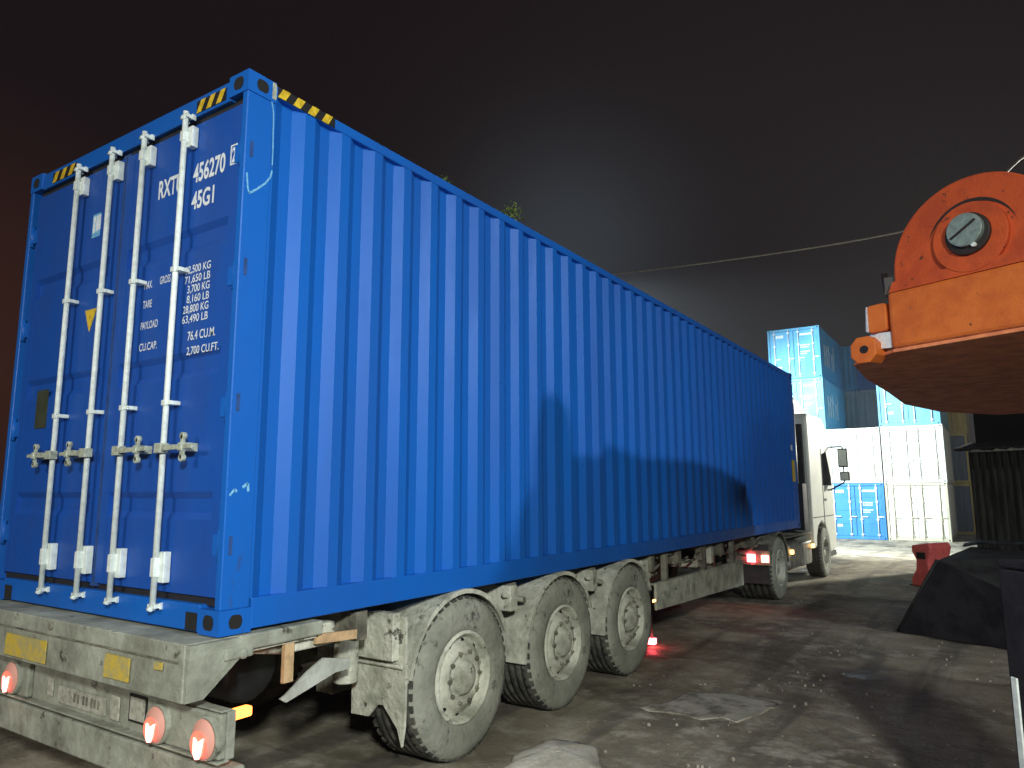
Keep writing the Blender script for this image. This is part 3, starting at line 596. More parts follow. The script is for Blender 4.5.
# ------------------------------------------------------------------ tractor
def tractor():
    t = thing('truck', 'cream white lorry cab and tractor coupled in front of the blue container', 'truck', (-1.22, 0, 0))
    L = Vector((1.22, 0, 0))
    def fin(o): o.location = o.location + L; return o
    for x in (-1.62, -.92): fin(MB('cab_dark').box(x, x+.09, 9.2, 15.6, .62, .88).build('frame_rail', t))
    fin(MB('mud_dark').box(-1.7, -.75, 9.6, 10.9, .885, .925).build('fifth_wheel', t, bevel=.02))
    YD, YF, RW = 10.42, 14.25, .51
    for x, s in ((.03, 1), (-2.47, -1)):
        fin(wheel_part(t, (x, YD, RW), s, .56, 'dual', RW)); fin(wheel_part(t, (x, YF, RW), s, .32, 'front', RW))
    fin(MB('mud_dark').tube((-2.3, YD, RW), (-.1, YD, RW), .09).build('axle', t)); fin(MB('mud_dark').tube((-2.2, YF, RW), (-.2, YF, RW), .06).build('axle', t))
    fin(fender(t, YD, RW, .585, -.58, .03, 5, 150, .05, 'mud_dark')); fin(fender(t, YD, RW, .585, -2.47, -1.9, 5, 150, .05, 'mud_dark'))
    # rear lamp cluster and flap behind the drive wheel
    mb = MB('cab_dark'); mb.box(-.60, .03, 9.70, 9.74, .32, .92); fin(mb.build('mud_flap', t))
    mb = MB('mud_dark'); mb.box(-.60, .07, 9.64, 9.70, .61, .83); cl = fin(mb.build('lamp_cluster', t))
    mb = MB('lamp_red2'); mb.box(-.27, -.15, 9.60, 9.637, .655, .775); mb.build('brake_lamp', cl)
    mb = MB('lamp_pink'); mb.box(-.05, .055, 9.60, 9.637, .66, .765); mb.build('tail_lamp', cl)
    # tanks and catwalk
    mb = MB('tank'); mb.box(-.62, -.02, 11.45, 12.3, .36, .84); fin(mb.build('fuel_tank', t, bevel=.09, sharp=30))
    mb = MB('tank'); mb.box(-.60, -.04, 12.45, 13.25, .36, .80); fin(mb.build('battery_box', t, bevel=.03))
    mb = MB('mud_dark'); mb.box(-2.3, -.05, 11.2, 13.3, .93, .96); fin(mb.build('catwalk', t))
    for y in (11.35, 13.1):
        o = MB('lamp_amber').box(-.02, .03, y, y+.09, .66, .73); fin(o.build('side_marker', t))
    # cab body, side outline in y-z
    P = [(13.32, 1.02), (13.32, 3.22), (13.45, 3.34), (14.9, 3.36), (15.40, 3.10), (15.60, 2.62), (15.72, 1.75), (15.78, 1.05), (15.78, .50), (15.0, .42), (14.88, .78), (14.62, 1.02), (14.25, 1.12), (13.88, 1.02), (13.70, .82), (13.66, .62), (13.32, .62)]
    mb = MB('cab'); mb.prism(P, 'x', -2.44, -.01); cab = fin(mb.build('cab', t, bevel=.05, sharp=25))
    def sub(mbx, n, **k): return mbx.build(n, cab, **k)
    mb = MB('glass'); mb.prism([(14.62, 1.88), (14.62, 2.55), (15.10, 2.62), (15.50, 2.05), (15.52, 1.88)], 'x', -.02, -.002); sub(mb, 'side_window')
    mb = MB('cab_dark'); mb.box(-.012, .0, 14.54, 14.552, .9, 2.66); mb.box(-.012, .0, 13.40, 15.6, 1.22, 1.235); mb.box(-.014, .004, 14.66, 14.84, 1.55, 1.60); sub(mb, 'door_seam')
    mb = MB('glass'); mb.hexa([(-2.3, 15.60, 1.85), (-.15, 15.60, 1.85), (-.15, 15.74, 1.85), (-2.3, 15.74, 1.85), (-2.3, 15.40, 2.65), (-.15, 15.40, 2.65), (-.15, 15.555, 2.62), (-2.3, 15.555, 2.62)]); sub(mb, 'windscreen')
    # roof fairing, side deflector, rear wall gear
    mb = MB('cab'); mb.prism([(13.50, 3.30), (13.45, 3.66), (13.9, 3.72), (14.7, 3.55), (15.0, 3.32)], 'x', -2.15, -.30); sub(mb, 'roof_fairing', bevel=.06, sharp=25)
    mb = MB('cab_dark'); mb.box(-2.2, -.1, 13.20, 13.315, 1.1, 3.1); mb.tube((-.22, 12.95, 1.0), (-.22, 12.95, 3.45), .07, n=14); mb.tube((-.22, 12.95, 3.45), (-.22, 12.82, 3.6), .075, n=14); mb.box(-.3, -.05, 12.8, 13.15, 1.0, 1.9); sub(mb, 'rear_gear')
    mb = MB('cab_dark'); mb.box(-.005, .02, 13.9, 14.55, .56, .60); mb.box(-.2, .0, 14.9, 15.6, .36, .46); sub(mb, 'step')
    # mirrors
    mb = MB('cab_dark'); mb.box(.18, .38, 15.42, 15.52, 2.28, 2.70); mb.box(.20, .40, 15.42, 15.54, 1.98, 2.18)
    mb.tube((-.02, 15.5, 2.74), (.28, 15.5, 2.74), .018); mb.tube((.28, 15.5, 2.74), (.28, 15.5, 1.95), .016); mb.tube((-.02, 15.5, 1.78), (.28, 15.5, 1.95), .018); mi = sub(mb, 'mirror', bevel=.02)
    mb = MB('galv'); mb.box(.20, .36, 15.412, 15.418, 2.31, 2.67); mb.box(.22, .38, 15.412, 15.418, 2.0, 2.16); mb.build('mirror_glass', mi)
    for o in list(cab.children): o.location = (0, 0, 0)
    return t
tractor()

# ------------------------------------------------------------------ stacked containers
CW, CH, CL = 2.44, 2.545, 6.06
ST_Y, ST_Z = 34.75, -.43
def stack_box(x, y, z, m, label, end='doors', marks=True, L=CL, group='containers stacked at the end of the yard', side_mark=False, rods='letter', post=None):
    jr = random.Random(label); x += jr.uniform(-.03, .03); y += jr.uniform(-.05, .05)
    t = thing('stacked_container', label, 'shipping container', (x, y, z), R(jr.uniform(-.35, .35)), group)
    H = CH; pm = post or m
    mb = MB(m)
    for s in (1, -1): corr_wall(mb, .16, L-.16, .14, H-.08, CW/2*s-s*.008, .04, 'x', .29, s)
    mb.box(-CW/2+.05, CW/2-.05, .1, L-.05, H-.06, H-.05); mb.box(-CW/2+.05, CW/2-.05, .1, L-.05, .05, .12)
    corr_wall(mb, -CW/2+.1, CW/2-.1, .1, H-.05, L-.02, -.03, 'y'); mb.build('body', t)
    mb = MB(pm)
    for s in (-1, 1):
        a, b = sorted((s*CW/2, s*(CW/2-.09)))
        mb.box(a, b, .16, L-.16, .01, .14); mb.box(a, b, .16, L-.16, H-.08, H-.01)
        for y0 in (.0, L-.16): mb.box(a, b, y0, y0+.16, .118, H-.118)
    mb.box(-CW/2+.09, CW/2-.09, .0, .08, .01, .15); mb.box(-CW/2+.09, CW/2-.09, .0, .08, H-.12, H-.01); mb.build('frame', t)
    for s in (-1, 1):
        for y0 in (-.003, L-.175):
            for z0 in (0, H-.118):
                mb = MB([pm, 'hole']); a, b = sorted((s*(CW/2+.003), s*(CW/2-.16))); mb.mi = 0; mb.box(a, b, y0, y0+.178, z0, z0+.118)
                if y0 < 0: mb.mi = 1; mb.box((a+b)/2-.03, (a+b)/2+.03, y0-.004, y0, z0+.03, z0+.09)
                mb.build('corner_casting', t)
    if end == 'doors':
        for k in (0, 1):
            x0, x1 = (-CW/2+.10, -.012) if k == 0 else (.012, CW/2-.10)
            mb = MB(m); mb.box(x0, x1, .05, .07, .16, H-.13)
            for z in (.75, 1.35, 1.95): mb.box(x0+.05, x1-.05, .035, .052, z-.05, z+.05)
            d = mb.build('door', t)
            for rx in (x0+.22, x1-.22):
                r = MB(rods); r.tube((rx, .0, .06), (rx, .0, H-.06), .022, n=8)
                for z in (.22, .9, 1.7, H-.22): r.box(rx-.05, rx+.05, -.01, .05, z-.035, z+.035)
                r.build('lock_rod', d)
            for rx in (x0+.22, x1-.22): MB(rods).box(rx-.02, rx+.26, -.02, .0, 1.0, 1.04).build('handle', d)
            if marks:
                rr = random.Random(int(x*10+z*7+k))
                rows = ((2.14, .6, .10), (1.62, .42, .06), (1.52, .36, .05), (1.30, .40, .05), (1.2, .3, .05)) if k else ((2.10, .34, .14), (.55, .2, .12))
                for (zz, w, h) in rows:
                    xx = x0+.30; wk = MB('letter')
                    while xx < x0+.30+w:
                        ww = rr.uniform(.03, .07); wk.box(xx, xx+ww, .030, .034, zz, zz+h); xx += ww+.018
                    wk.build('lettering_line', d)
    else:
        mb = MB(m); corr_wall(mb, -CW/2+.09, CW/2-.09, .15, H-.12, .02, .04, 'y', .25); mb.build('end_wall', t)
    if side_mark:
        for i, (a, b, c) in enumerate(((1.0, .55, .5), (1.55, .8, .28), (2.1, .7, .5), (2.9, .55, .3), (3.4, .8, .5))):
            mb = MB('letter'); mb.box(CW/2-.004, CW/2+.004, a, a+.28, .7, .7+b+c); mb.box(CW/2-.004, CW/2+.004, a+.28, a+.42, .7+b, .7+b+.2); mb.build('painted_letter', t)
    return t
xa = -4.88; xb = xa; XS = []
XA, XB, XC = -4.72, -2.42, .07
XA = XB-2.49
S = lambda k: ST_Z + k*CH
stack_box(XA, ST_Y, S(0), 'deep_blue', 'blue container at the bottom of the left stack, behind the truck cab')
stack_box(XA, ST_Y, S(1), 'white', 'white container second from the bottom of the left stack, behind the truck cab', marks=False, rods='white')
stack_box(XA+.2, ST_Y, S(2), 'pale_blue', 'pale blue container second from the top of the tall left stack, above the cab roof', side_mark=True)
stack_box(XA+.2, ST_Y, S(3), 'sky_blue', 'light blue container on the very top of the tall left stack', side_mark=True)
stack_box(XB, ST_Y, S(0), 'mid_blue', 'bright blue container on the ground between truck cab and white container')
stack_box(XB, ST_Y, S(1), 'white', 'plain white container resting on the bright blue one, right of the mirror', marks=False, rods='white')
stack_box(XC, ST_Y, S(0), 'white', 'white container with rust-stained top on the ground, right of the blue one', marks=False, rods='cream', post='cream')
stack_box(XC, ST_Y, S(1), 'white', 'plain white container in the middle of the right stack', marks=False, rods='white')
stack_box(XC, ST_Y, S(2), 'pale_blue', 'pale blue container on top of the right stack, partly behind the orange crane')
Y2 = ST_Y+CL+.35
G2 = 'containers in the rear row of the yard'
for (x, cols) in ((XA+.80, (('grey', ''), ('grey', ''), ('grey', 'blue-grey container in the rear row beside the left stack, just above the white one'), ('sky_blue', 'narrow sliver of light blue container high in the rear row beside the left stack'))),
                  (XA+3.29, (('grey', ''), ('navy', ''), ('brown_grey', 'brownish grey container in the rear row left of the pale blue one'), ('deep_blue', 'dark blue container high in the rear row beside the orange crane lug')))):
    for k, (m, lab) in enumerate(cols):
        stack_box(x, Y2, S(k), m, lab or 'grey container low in the rear row, hidden behind the front stack', end='wall', marks=False, group=G2, L=6.0)
for k, (m, lab) in enumerate((('navy', 'dark blue container at the bottom of the rear row, right of the white stack'), ('navy', 'dark blue container midway up the rear row, right of the white stack'), ('yellow_c', 'yellow container high in the rear row under the orange crane'))):
    stack_box(XC+.75, Y2, S(k), m, lab, end='wall', marks=False, group=G2, post='yellow_c')
stack_box(XC+2.9, Y2+7, S(0), 'deep_blue', 'blue container on the ground far right, beside the dark shed', end='wall', marks=False, group=G2)
stack_box(XC+2.9, Y2+7, S(1), 'cream', 'pale cream container on top of the far right blue one', end='wall', marks=False, group=G2)

# ------------------------------------------------------------------ orange crane at the right edge
def crane():
    t = thing('crane', 'orange crane arm with round pivot plate reaching in from the right edge', 'crane', (5.2, 1.2, 0))
    L = Vector((-5.2, -1.2, 0))
    def fin(o): o.location = L; return o
    e = Vector((.910, -.414, 0)); n = Vector((-.414, -.910, 0)); A = Vector((2.64, 2.80, 0))   # face direction, outward normal, left front corner
    def pt(s, d, z): return A + e*s - n*d + Vector((0, 0, z))         # along the face, behind the face, height
    # arm box with tapering underside
    bot = [(2.64, 2.80), (2.36, 3.20), (2.34, 3.9), (2.385, 4.9), (2.41, 5.95), (2.66, 6.95), (3.2, 7.7), (4.6, 7.4), (6.2, 4.2), (6.0, 1.27)]
    mb = MB(['orange', 'rust']); zb, zt = 2.63, 2.985
    plate = bot; bot = [(2.64, 2.80), (2.60, 3.5), (2.50, 5.0), (2.48, 5.9), (2.70, 6.85), (3.2, 7.6), (4.6, 7.3), (6.1, 4.2), (5.96, 1.30)]
    B = [Vector((x, y, zb)) for x, y in bot]; T = [Vector((x, y, zt)) for x, y in bot]
    vb = [mb.bm.verts.new(p) for p in B]; vt = [mb.bm.verts.new(p) for p in T]
    f = mb.bm.faces.new(vb); f.material_index = 1; mb.bm.faces.new(vt)
    for i in range(len(bot)): mb.bm.faces.new([vb[i], vb[(i+1) % len(bot)], vt[(i+1) % len(bot)], vt[i]])
    arm = fin(mb.build('arm', t, bevel=.02, sharp=30))
    plate[0] = (2.645, 2.815); mb = MB('rust'); mb.prism(plate[:-1] + [(5.99, 1.30)], 'z', 2.606, 2.628); fin(mb.build('bottom_plate', t, bevel=.004))
    # ribs under the arm

    # pivot plate: half round disc standing on the arm
    def disc(cs, cz, r, d0, d1, m, name, n_=48, parent=t, a0=-180, a1=180, hole=None):
        mb = MB(m); O = []
        for i in range(n_+1):
            a = R(a0+(a1-a0)*i/n_); O.append((cs+math.cos(a)*r, cz+math.sin(a)*r))
        if abs(a1-a0-360) < 1: O = O[:-1]
        Fv = [mb.bm.verts.new(pt(s, d0, z)) for s, z in O]; Bv = [mb.bm.verts.new(pt(s, d1, z)) for s, z in O]
        mb.bm.faces.new(Fv); mb.bm.faces.new(Bv[::-1]); k = len(O)
        for i in range(k): mb.bm.faces.new([Fv[i], Bv[i], Bv[(i+1) % k], Fv[(i+1) % k]])
        return fin(mb.build(name, parent, bevel=.006, sharp=50)) if parent is t else mb.build(name, parent, bevel=.004, sharp=50)
    cs, cz = .50, 3.10
    mb = MB('orange_red'); O = [(cs-.472, 2.985)] + [(cs+math.cos(R(a))*.472, cz+math.sin(R(a))*.472) for a in range(180, -1, -6)] + [(cs+.472, 2.985)]
    Fv = [mb.bm.verts.new(pt(s, .035, z)) for s, z in O]; Bv = [mb.bm.verts.new(pt(s, .30, z)) for s, z in O]
    mb.bm.faces.new(Fv); mb.bm.faces.new(Bv[::-1])
    for i in range(len(O)): mb.bm.faces.new([Fv[i], Bv[i], Bv[(i+1) % len(O)], Fv[(i+1) % len(O)]])
    pv = fin(mb.build('pivot_plate', t, bevel=.012, sharp=50))
    # crescent slot above the boss
    mb = MB('grease'); m_ = 20; ri = [(cs+math.cos(R(20+i*140/m_))*.255, 3.155+math.sin(R(20+i*140/m_))*.255) for i in range(m_+1)]
    ro = [(cs+math.cos(R(20+i*140/m_))*(.255+.022*math.sin(math.pi*i/m_)), 3.155+math.sin(R(20+i*140/m_))*(.255+.022*math.sin(math.pi*i/m_))) for i in range(m_+1)]
    for i in range(m_): mb.face([pt(ri[i][0], .031, ri[i][1]), pt(ri[i+1][0], .031, ri[i+1][1]), pt(ro[i+1][0], .031, ro[i+1][1]), pt(ro[i][0], .031, ro[i][1])])
    mb.build('crescent_slot', pv)
    disc(cs, 3.20, .205, .005, .04, 'orange_red', 'boss', parent=pv)
    disc(cs, 3.215, .122, -.02, .02, 'grease', 'pin_collar', parent=pv)
    disc(cs, 3.232, .097, -.05, .0, 'steel', 'pin', parent=pv)
    mb = MB('grease'); mb.hexa([pt(cs-.07, -.056, 3.19), pt(cs+.07, -.056, 3.27), pt(cs+.07, -.05, 3.27), pt(cs-.07, -.05, 3.19), pt(cs-.078, -.056, 3.20), pt(cs+.062, -.056, 3.28), pt(cs+.062, -.05, 3.28), pt(cs-.078, -.05, 3.20)]); mb.build('pin_slot', pv)
    mb = MB('galv'); mb.tube(pt(cs+.04, -.02, 3.135), pt(cs+.04, -.045, 3.135), .013, n=8); mb.build('grease_nipple', pv)
    mb = MB('orange_red'); mb.hexa([pt(.0, .01, 2.986), pt(1.6, .01, 2.986), pt(1.6, .05, 2.986), pt(.0+.02, .05, 2.986), pt(.03, .01, 3.05), pt(1.6, .01, 3.05), pt(1.6, .05, 3.05), pt(.03, .05, 3.05)]); mb.build('foot_plate', pv)
    # lugs at the left corner
    def lug(s0, s1, z0, z1, d0, d1, name='lug', ch=.03, hole=None, m='orange'):
        mb = MB(['orange', 'grease']) if m == 'orange' else MB([m, 'grease'])
        O = [(s0+ch, z0), (s1-ch, z0), (s1, z0+ch), (s1, z1-ch), (s1-ch, z1), (s0+ch, z1), (s0, z1-ch), (s0, z0+ch)]
        Fv = [mb.bm.verts.new(pt(s, d0, z)) for s, z in O]; Bv = [mb.bm.verts.new(pt(s, d1, z)) for s, z in O]
        mb.bm.faces.new(Fv); mb.bm.faces.new(Bv[::-1])
        for i in range(8): mb.bm.faces.new([Fv[i], Bv[i], Bv[(i+1) % 8], Fv[(i+1) % 8]])
        if hole:
            mb.mi = 1; mb.face([pt(hole[0]+math.cos(a)*hole[2], d0-.003, hole[1]+math.sin(a)*hole[2]*.85) for a in [i*math.pi/8 for i in range(16)]])
        return fin(mb.build(name, t, bevel=.006, sharp=30))
    lug(-.155, -.035, 2.755, 2.935, .02, .20, ch=.012)
    lug(-.26, -.09, 2.562, 2.732, -.03, .10, ch=.045, hole=(-.165, 2.648, .030))
    mb = MB('letter'); mb.hexa([pt(-.22, .06, 2.66), pt(.0, .02, 2.64), pt(.0, .2, 2.64), pt(-.22, .2, 2.66), pt(-.17, .06, 2.76), pt(.0, .02, 2.74), pt(.0, .2, 2.74), pt(-.17, .2, 2.76)]); fin(mb.build('lug_web', t))  # web coloured white to stand in for the strong light on it
    mb = MB('letter'); mb.hexa([pt(-.175, .02, 2.77), pt(-.157, .012, 2.765), pt(-.157, .08, 2.765), pt(-.175, .08, 2.77), pt(-.168, .02, 2.91), pt(-.157, .012, 2.93), pt(-.157, .08, 2.93), pt(-.168, .08, 2.91)]); fin(mb.build('lug_lit_strip', t))  # white strip paints in the brightly lit left side of the lug
    mb = MB('grease'); mb.box(2.62, 2.68, 2.86, 2.94, 2.99, 3.10); mb.tube((2.63, 2.88, 3.02), (2.62, 2.88, 3.13), .018, n=8); fin(mb.build('hose_end', t))
    # unseen carrier right of the frame: mast and dark body, shaped for its shadow
    mb = MB('orange_red'); mb.hexa([pt(-.15, .9, 2.986), pt(1.6, .9, 2.986), pt(1.6, 2.8, 2.986), pt(-.45, 2.8, 2.986), pt(-.12, .9, 3.20), pt(1.6, .9, 3.20), pt(1.6, 2.8, 3.16), pt(-.40, 2.8, 3.14)]); fin(mb.build('shadow_block', t, bevel=.02))  # added block hidden behind the pivot, fills out the shadow on the container
    mb = MB('orange'); mb.box(4.7, 5.6, 3.0, 3.9, .9, 2.64); fin(mb.build('mast', t, bevel=.03))
    mb = MB('dark_steel'); mb.box(4.0, 6.4, 2.9, 5.5, .35, 1.0); mb.box(4.2, 6.3, 3.0, 5.0, 1.0, 2.5); fin(mb.build('chassis', t, bevel=.04))
    for (x, y) in ((4.25, 3.4), (4.25, 5.0), (6.1, 3.4), (6.1, 5.0)):
        mb = MB('dark_steel'); mb.lathe([(.001, .2), (.3, .2), (.34, .16), (.52, .18), (.55, .12), (.55, -.12), (.52, -.18), (.001, -.18)], (x, y, .54), 32); fin(mb.build('wheel', t))
crane()

# ------------------------------------------------------------------ things on the right
def dark_post():
    p = pix(997, 560, 3.35); q = pix(1060, 560, 3.0)
    t = thing('steel_cabinet', 'black upright steel cabinet with pale edge strip at the lower right edge', 'cabinet', (p.x, p.y, 0))
    mb = MB('dark_steel'); v = Vector((q.x-p.x, q.y-p.y)).normalized(); w = Vector((-v.y, v.x))
    def quad(s0, s1, d0, d1, z0, z1, m, nm, bev=.01):
        mb = MB(m); c = [v*s0+w*d0, v*s1+w*d0, v*s1+w*d1, v*s0+w*d1]
        mb.hexa([(a.x, a.y, z0) for a in c]+[(a.x, a.y, z1) for a in c]); return mb.build(nm, t, bevel=bev)
    quad(0, .62, 0, .5, .06, 1.40, 'dark_steel', 'body'); quad(-.002, .622, -.002, .502, 1.405, 1.44, 'dark_steel', 'lid'); quad(.03, .59, .03, .47, 0, .06, 'dark_steel', 'plinth')
    quad(.025, .062, -.012, -.002, .25, .93, 'galv', 'edge_strip', .004)
dark_post()
def skip():
    t = thing('ramp_block', 'dark wedge-shaped steel ramp on the ground beyond the cabinet', 'ramp', (2.9, 8.4, 0))
    L = Vector((-2.9, -8.4, 0)); mb = MB(['dark_steel', 'dark_edge'])
    F0 = [(1.90, 8.36, 0), (2.42, 8.10, .92), (2.47, 8.08, .925), (3.30, 7.75, .56), (3.6, 7.6, 0)]
    Bk = [(2.55, 10.2, 0), (2.72, 9.9, .98), (2.76, 9.9, .985), (3.9, 9.5, .95), (4.2, 9.4, 0)]
    a = [mb.bm.verts.new(p) for p in F0]; b = [mb.bm.verts.new(p) for p in Bk]
    mb.bm.faces.new(a); mb.bm.faces.new(b[::-1])
    for i in range(5):
        f = mb.bm.faces.new([a[i], b[i], b[(i+1) % 5], a[(i+1) % 5]]); f.material_index = 1 if i == 2 else 0
    o = mb.build('body', t, bevel=.015, sharp=20); o.location = L
    mb = MB('dark_edge'); mb.tube((1.92, 8.345, .02), (2.43, 8.085, .93), .018, n=8); o = mb.build('edge_bar', t); o.location = L
    s = thing('steel_sheet', 'black bent steel sheet lying on top of the dark ramp', 'metal sheet', (3.4, 9.8, .99)); mb = MB('dark_steel')
    pts = [(-.75, .0), (-.55, .05), (-.2, .035), (.3, .075), (.7, .05), (1.3, .09)]
    for (x0, z0), (x1, z1) in zip(pts, pts[1:]): mb.hexa([(x0, -.1, z0), (x1, -.2, z1), (x1, .6, z1), (x0, .4, z0), (x0, -.1, z0+.02), (x1, -.2, z1+.02), (x1, .6, z1+.02), (x0, .4, z0+.02)])
    mb.build('sheet_plate', s)
skip()
def barrier():
    t = thing('road_barrier', 'red plastic road barrier standing end-on on the lit ground', 'barrier', (2.02, 13.80, 0), R(-34))
    P = [(-.24, 0), (-.27, .05), (-.13, .34), (-.16, .70), (-.12, .80), (.12, .84), (.15, .72), (.22, .62), (.13, .34), (.27, .05), (.24, 0)]
    P = [(-.25, 0), (-.25, .12), (-.14, .30), (-.12, .48), (-.20, .62), (-.20, .74), (.15, .80), (.20, .72), (.12, .44), (.14, .30), (.25, .12), (.25, 0)]
    mb = MB('barrier'); mb.prism(P, 'y', -.35, .22); mb.build('shell', t, bevel=.025, sharp=20)
    mb = MB('hole'); mb.box(-.10, .08, -.356, -.349, .50, .62); mb.build('end_socket', t)
    mb = MB('black'); mb.box(-.34, -.255, -.3, .1, 0, .02); mb.build('rubber_foot', t)
barrier()
def shed():
    t = thing('shed', 'dark corrugated metal shed behind the steel ramp at the right', 'shed', (4.2, 17.5, 0))
    a = Vector((2.60, 18.3)); b = Vector((6.5, 16.6)); v = (b-a); ln = v.length; v.normalize(); w = Vector((-v.y, v.x))
    def P(s, d, z): q = a+v*s+w*d-Vector((4.2, 17.5)); return (q.x, q.y, z)
    mb = MB('shed'); n = int(ln/.16)
    for i in range(n):
        s = i*.16
        for (s0, d0, s1, d1) in ((s, 0, s+.05, 0), (s+.05, 0, s+.08, .04), (s+.08, .04, s+.13, .04), (s+.13, .04, s+.16, 0)): mb.face([P(s0, d0, .0), P(s1, d1, .0), P(s1, d1, 2.66), P(s0, d0, 2.66)])
    mb.face([P(0, 0, 0), P(0, 1.8, 0), P(0, 1.8, 2.66), P(0, 0, 2.66)]); mb.build('wall', t)
    mb = MB('dark_steel'); rr = random.Random(4)
    for i in range(n):
        s = i*.16; o = -.42-rr.uniform(0, .10); mb.hexa([P(s-.1, o, 2.70+rr.uniform(-.03, .03)), P(s+.07, o, 2.68+rr.uniform(-.04, .02)), P(s+.07, .3, 2.86), P(s-.1, .3, 2.86), P(s-.1, o, 2.74), P(s+.07, o, 2.74), P(s+.07, .3, 2.90), P(s-.1, .3, 2.90)])
    mb.build('awning', t)
    mb = MB('near_black'); mb.hexa([P(.05, .3, 2.87), P(ln, .3, 2.87), P(ln, 1.9, 2.87), P(.05, 1.9, 2.87), P(.05, .3, 6.0), P(ln, .3, 6.0), P(ln, 1.9, 6.0), P(.05, 1.9, 6.0)]); mb.build('upper_wall', t)  # raised well above its visible height to shield the container from a lamp
shed()

# slabs and heap on the ground
def slab(name, label, cat, pts, h, m='concrete', seed=1, wob=.03, cz=0):
    rr = random.Random(seed); cx = sum(p[0] for p in pts)/len(pts); cy_ = sum(p[1] for p in pts)/len(pts)
    O = []
    for i, p in enumerate(pts):
        q = pts[(i+1) % len(pts)]
        for k in range(5):
            t_ = k/5; O.append((p[0]+(q[0]-p[0])*t_-cx+rr.uniform(-wob, wob), p[1]+(q[1]-p[1])*t_-cy_+rr.uniform(-wob, wob)))
    mb = MB(m); n = len(O); rings = []
    for f_, z in ((1.0, -.03), (1.0, h*.35), (.94, h*.8), (.7, h*.95+cz*.4), (.4, h+cz*.8), (.12, h+cz)):
        rings.append([mb.bm.verts.new((x*f_+rr.uniform(-.008, .008), y*f_+rr.uniform(-.008, .008), z+rr.uniform(-.004, .004))) for x, y in O])
    for A, B in zip(rings, rings[1:]):
        for i in range(n): mb.bm.faces.new([A[i], A[(i+1) % n], B[(i+1) % n], B[i]]).smooth = True
    mb.bm.faces.new(rings[-1]); o = mb.build(name, loc=(cx, cy_, 0)); tag(o, label, cat)
slab('concrete_slab', 'flat pale broken concrete patch in the middle of the wet ground', 'slab', [(.55, 3.50), (.68, 4.35), (1.50, 4.42), (1.32, 3.72)], .004, m='slab', seed=2, wob=.07)
slab('sand_heap', 'low pale heap of dirt at the bottom edge in front of the wheels', 'dirt heap', [(.36, 1.75), (.30, 2.25), (.40, 2.52), (.68, 2.50), (.92, 2.1), (.80, 1.7)], .05, m='dirt', seed=5, cz=.05)

# ------------------------------------------------------------------ lamp mast, cable, trees
def mast():
    t = thing('lamp_mast', 'tall floodlight mast glowing behind the blue container roof', 'lamp mast', (MAST.x, MAST.y, gz(0, MAST.y)))
    z = MAST.z-gz(0, MAST.y)
    MB('pole').tube((0, 0, 0), (0, 0, z+.6), .14, .07, n=14).build('pole', t)
    MB('pole').box(-.5, .5, -.04, .04, z-.05, z+.03).build('crossarm', t)
    for x in (-.42, .36):
        h = MB('cab_dark').hexa([(x-.2, .02, z-.30), (x+.2, .02, z-.30), (x+.2, .16, z-.36), (x-.2, .16, z-.36), (x-.2, -.1, z-.06), (x+.2, -.1, z-.06), (x+.2, .14, z-.06), (x-.2, .14, z-.06)]).build('floodlight', t)
        MB('flood').box(x-.17, x+.17, .03, .13, z-.372, z-.366).build('lamp_glass', h)
mast()
def cable():
    a = pix(600, 275, 26.5); b = pix(895, 233, 17); c = pix(1030, 152, 11); d = pix(1150, 60, 8)
    cu = bpy.data.curves.new('overhead_cable', 'CURVE'); cu.dimensions = '3D'; cu.bevel_depth = .018; cu.bevel_resolution = 2
    s = cu.splines.new('POLY'); pts = []
    A = MAST + Vector((0, 0, .4)); chain = [A, b, c, d]
    def cat(p0, p1, p2, p3, t): return .5*((2*p1)+(-p0+p2)*t+(2*p0-5*p1+4*p2-p3)*t*t+(-p0+3*p1-3*p2+p3)*t**3)
    full = [A+(A-a)*.5, A, a, b, c, d, d+(d-c)]
    for i in range(1, len(full)-2):
        for k in range(12): pts.append(cat(full[i-1], full[i], full[i+1], full[i+2], k/12))
    s.points.add(len(pts)-1)
    for i, p in enumerate(pts): s.points[i].co = (*p, 1)
    o = bpy.data.objects.new('overhead_cable', cu); COL.objects.link(o); dg = bpy.context.evaluated_depsgraph_get()
    me = bpy.data.meshes.new_from_object(o.evaluated_get(dg)); bpy.data.objects.remove(o)
    me.materials.append(M['cable']); o = bpy.data.objects.new('overhead_cable', me); COL.objects.link(o)
    tag(o, 'thin pale overhead cable crossing the night sky from container roof to crane', 'cable')
cable()
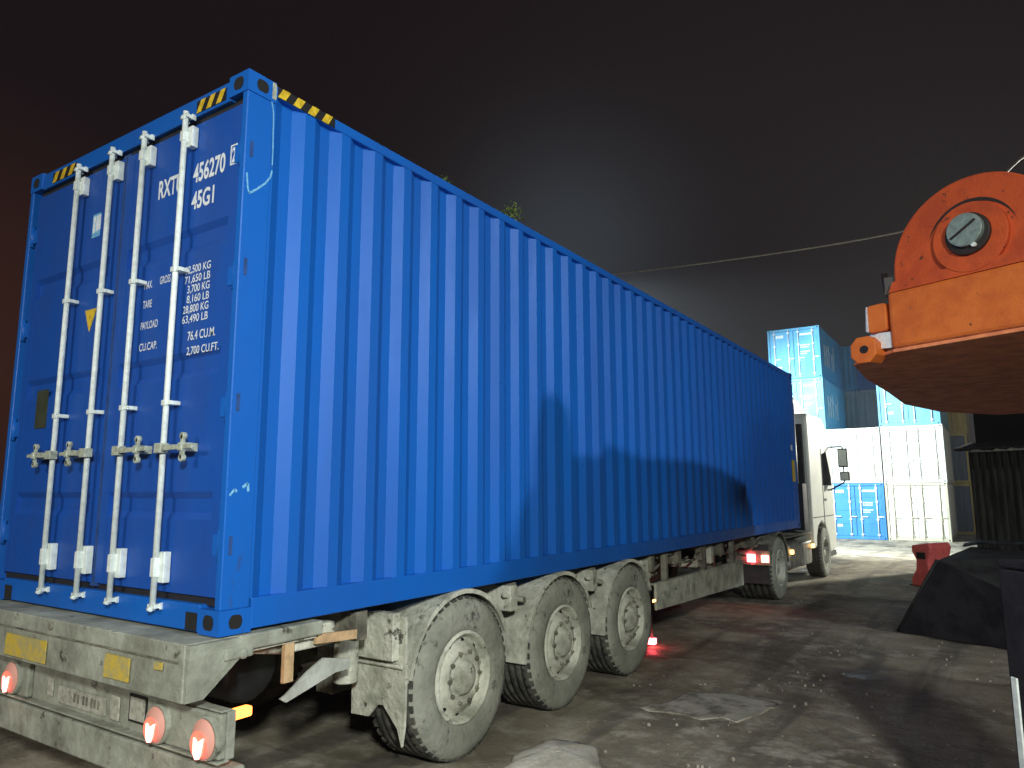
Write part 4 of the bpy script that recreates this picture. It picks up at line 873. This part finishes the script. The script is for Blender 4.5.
def tree(x, y, top, label, seed, rad=1.5):
    rr = random.Random(seed); t = thing('tree', label, 'tree', (x, y, 0), 0, 'trees behind the blue container')
    tr = MB('bark'); tr.tube((0, 0, 0), (0, 0, top*.55), .16, .10, n=10); tips = []
    for i in range(9):
        a = i*2.4; z0 = top*(.42+.04*i); e = Vector((math.cos(a)*rad*rr.uniform(.4, .85), math.sin(a)*rad*rr.uniform(.4, .85), min(top-1.7, z0+rr.uniform(.6, 1.4)))); tr.tube((0, 0, min(z0, top*.55)), e, .05, .015, n=6); tips.append((e, .32, 9, top-1.2))
    tr.tube((0, 0, top*.55), (0, 0, top-.1), .09, .006, n=6)
    for q in range(7): tips.append((Vector((rr.gauss(0, .13), rr.gauss(0, .13), top-.12-.16*q)), .05+.035*q, 2, top-.02))
    tr.build('trunk', t); cr = MB('leaf')
    for tip, sp, cnt, lim in tips:
        for j in range(cnt):
            c = tip+Vector((rr.gauss(0, sp), rr.gauss(0, sp), rr.gauss(0, sp*.8))); c.z = min(c.z, lim-.1)
            for k in range(24):
                w_ = .10 if sp < .3 else .14; p = c+Vector((rr.gauss(0, w_), rr.gauss(0, w_), rr.gauss(0, w_*.9))); s = rr.uniform(.03, .06)
                u = Vector((rr.uniform(-1, 1), rr.uniform(-1, 1), rr.uniform(-1, 1))).normalized(); v = u.cross(Vector((rr.uniform(-1, 1), rr.uniform(-1, 1), .3))).normalized()
                cr.face([p-u*s, p+v*s*.45, p+u*s, p-v*s*.45])
    cr.build('crown', t)
tree(-6.0, 9.0, 8.20, 'leafy tree whose tip just shows over the container roof, nearer one', 11)
tree(-6.0, 11.15, 8.36, 'leafy tree whose bushier tip shows over the container roof, farther one', 12)

# ------------------------------------------------------------------ damp night air
def haze():
    o = MB('concrete').box(-125, 125, -105, 155, -1.5, 11.6).build('haze')
    m = bpy.data.materials.new('night_haze'); m.use_nodes = True; t = m.node_tree; t.nodes.clear()
    out = t.nodes.new('ShaderNodeOutputMaterial'); v = t.nodes.new('ShaderNodeVolumePrincipled'); v.inputs['Color'].default_value = (.9, .93, .95, 1); v.inputs['Density'].default_value = HAZE; v.inputs['Anisotropy'].default_value = .35
    t.links.new(v.outputs[0], out.inputs['Volume']); o.data.materials.clear(); o.data.materials.append(m); tag(o, 'thin damp night haze hanging over the yard', 'haze', kind='stuff')
haze()
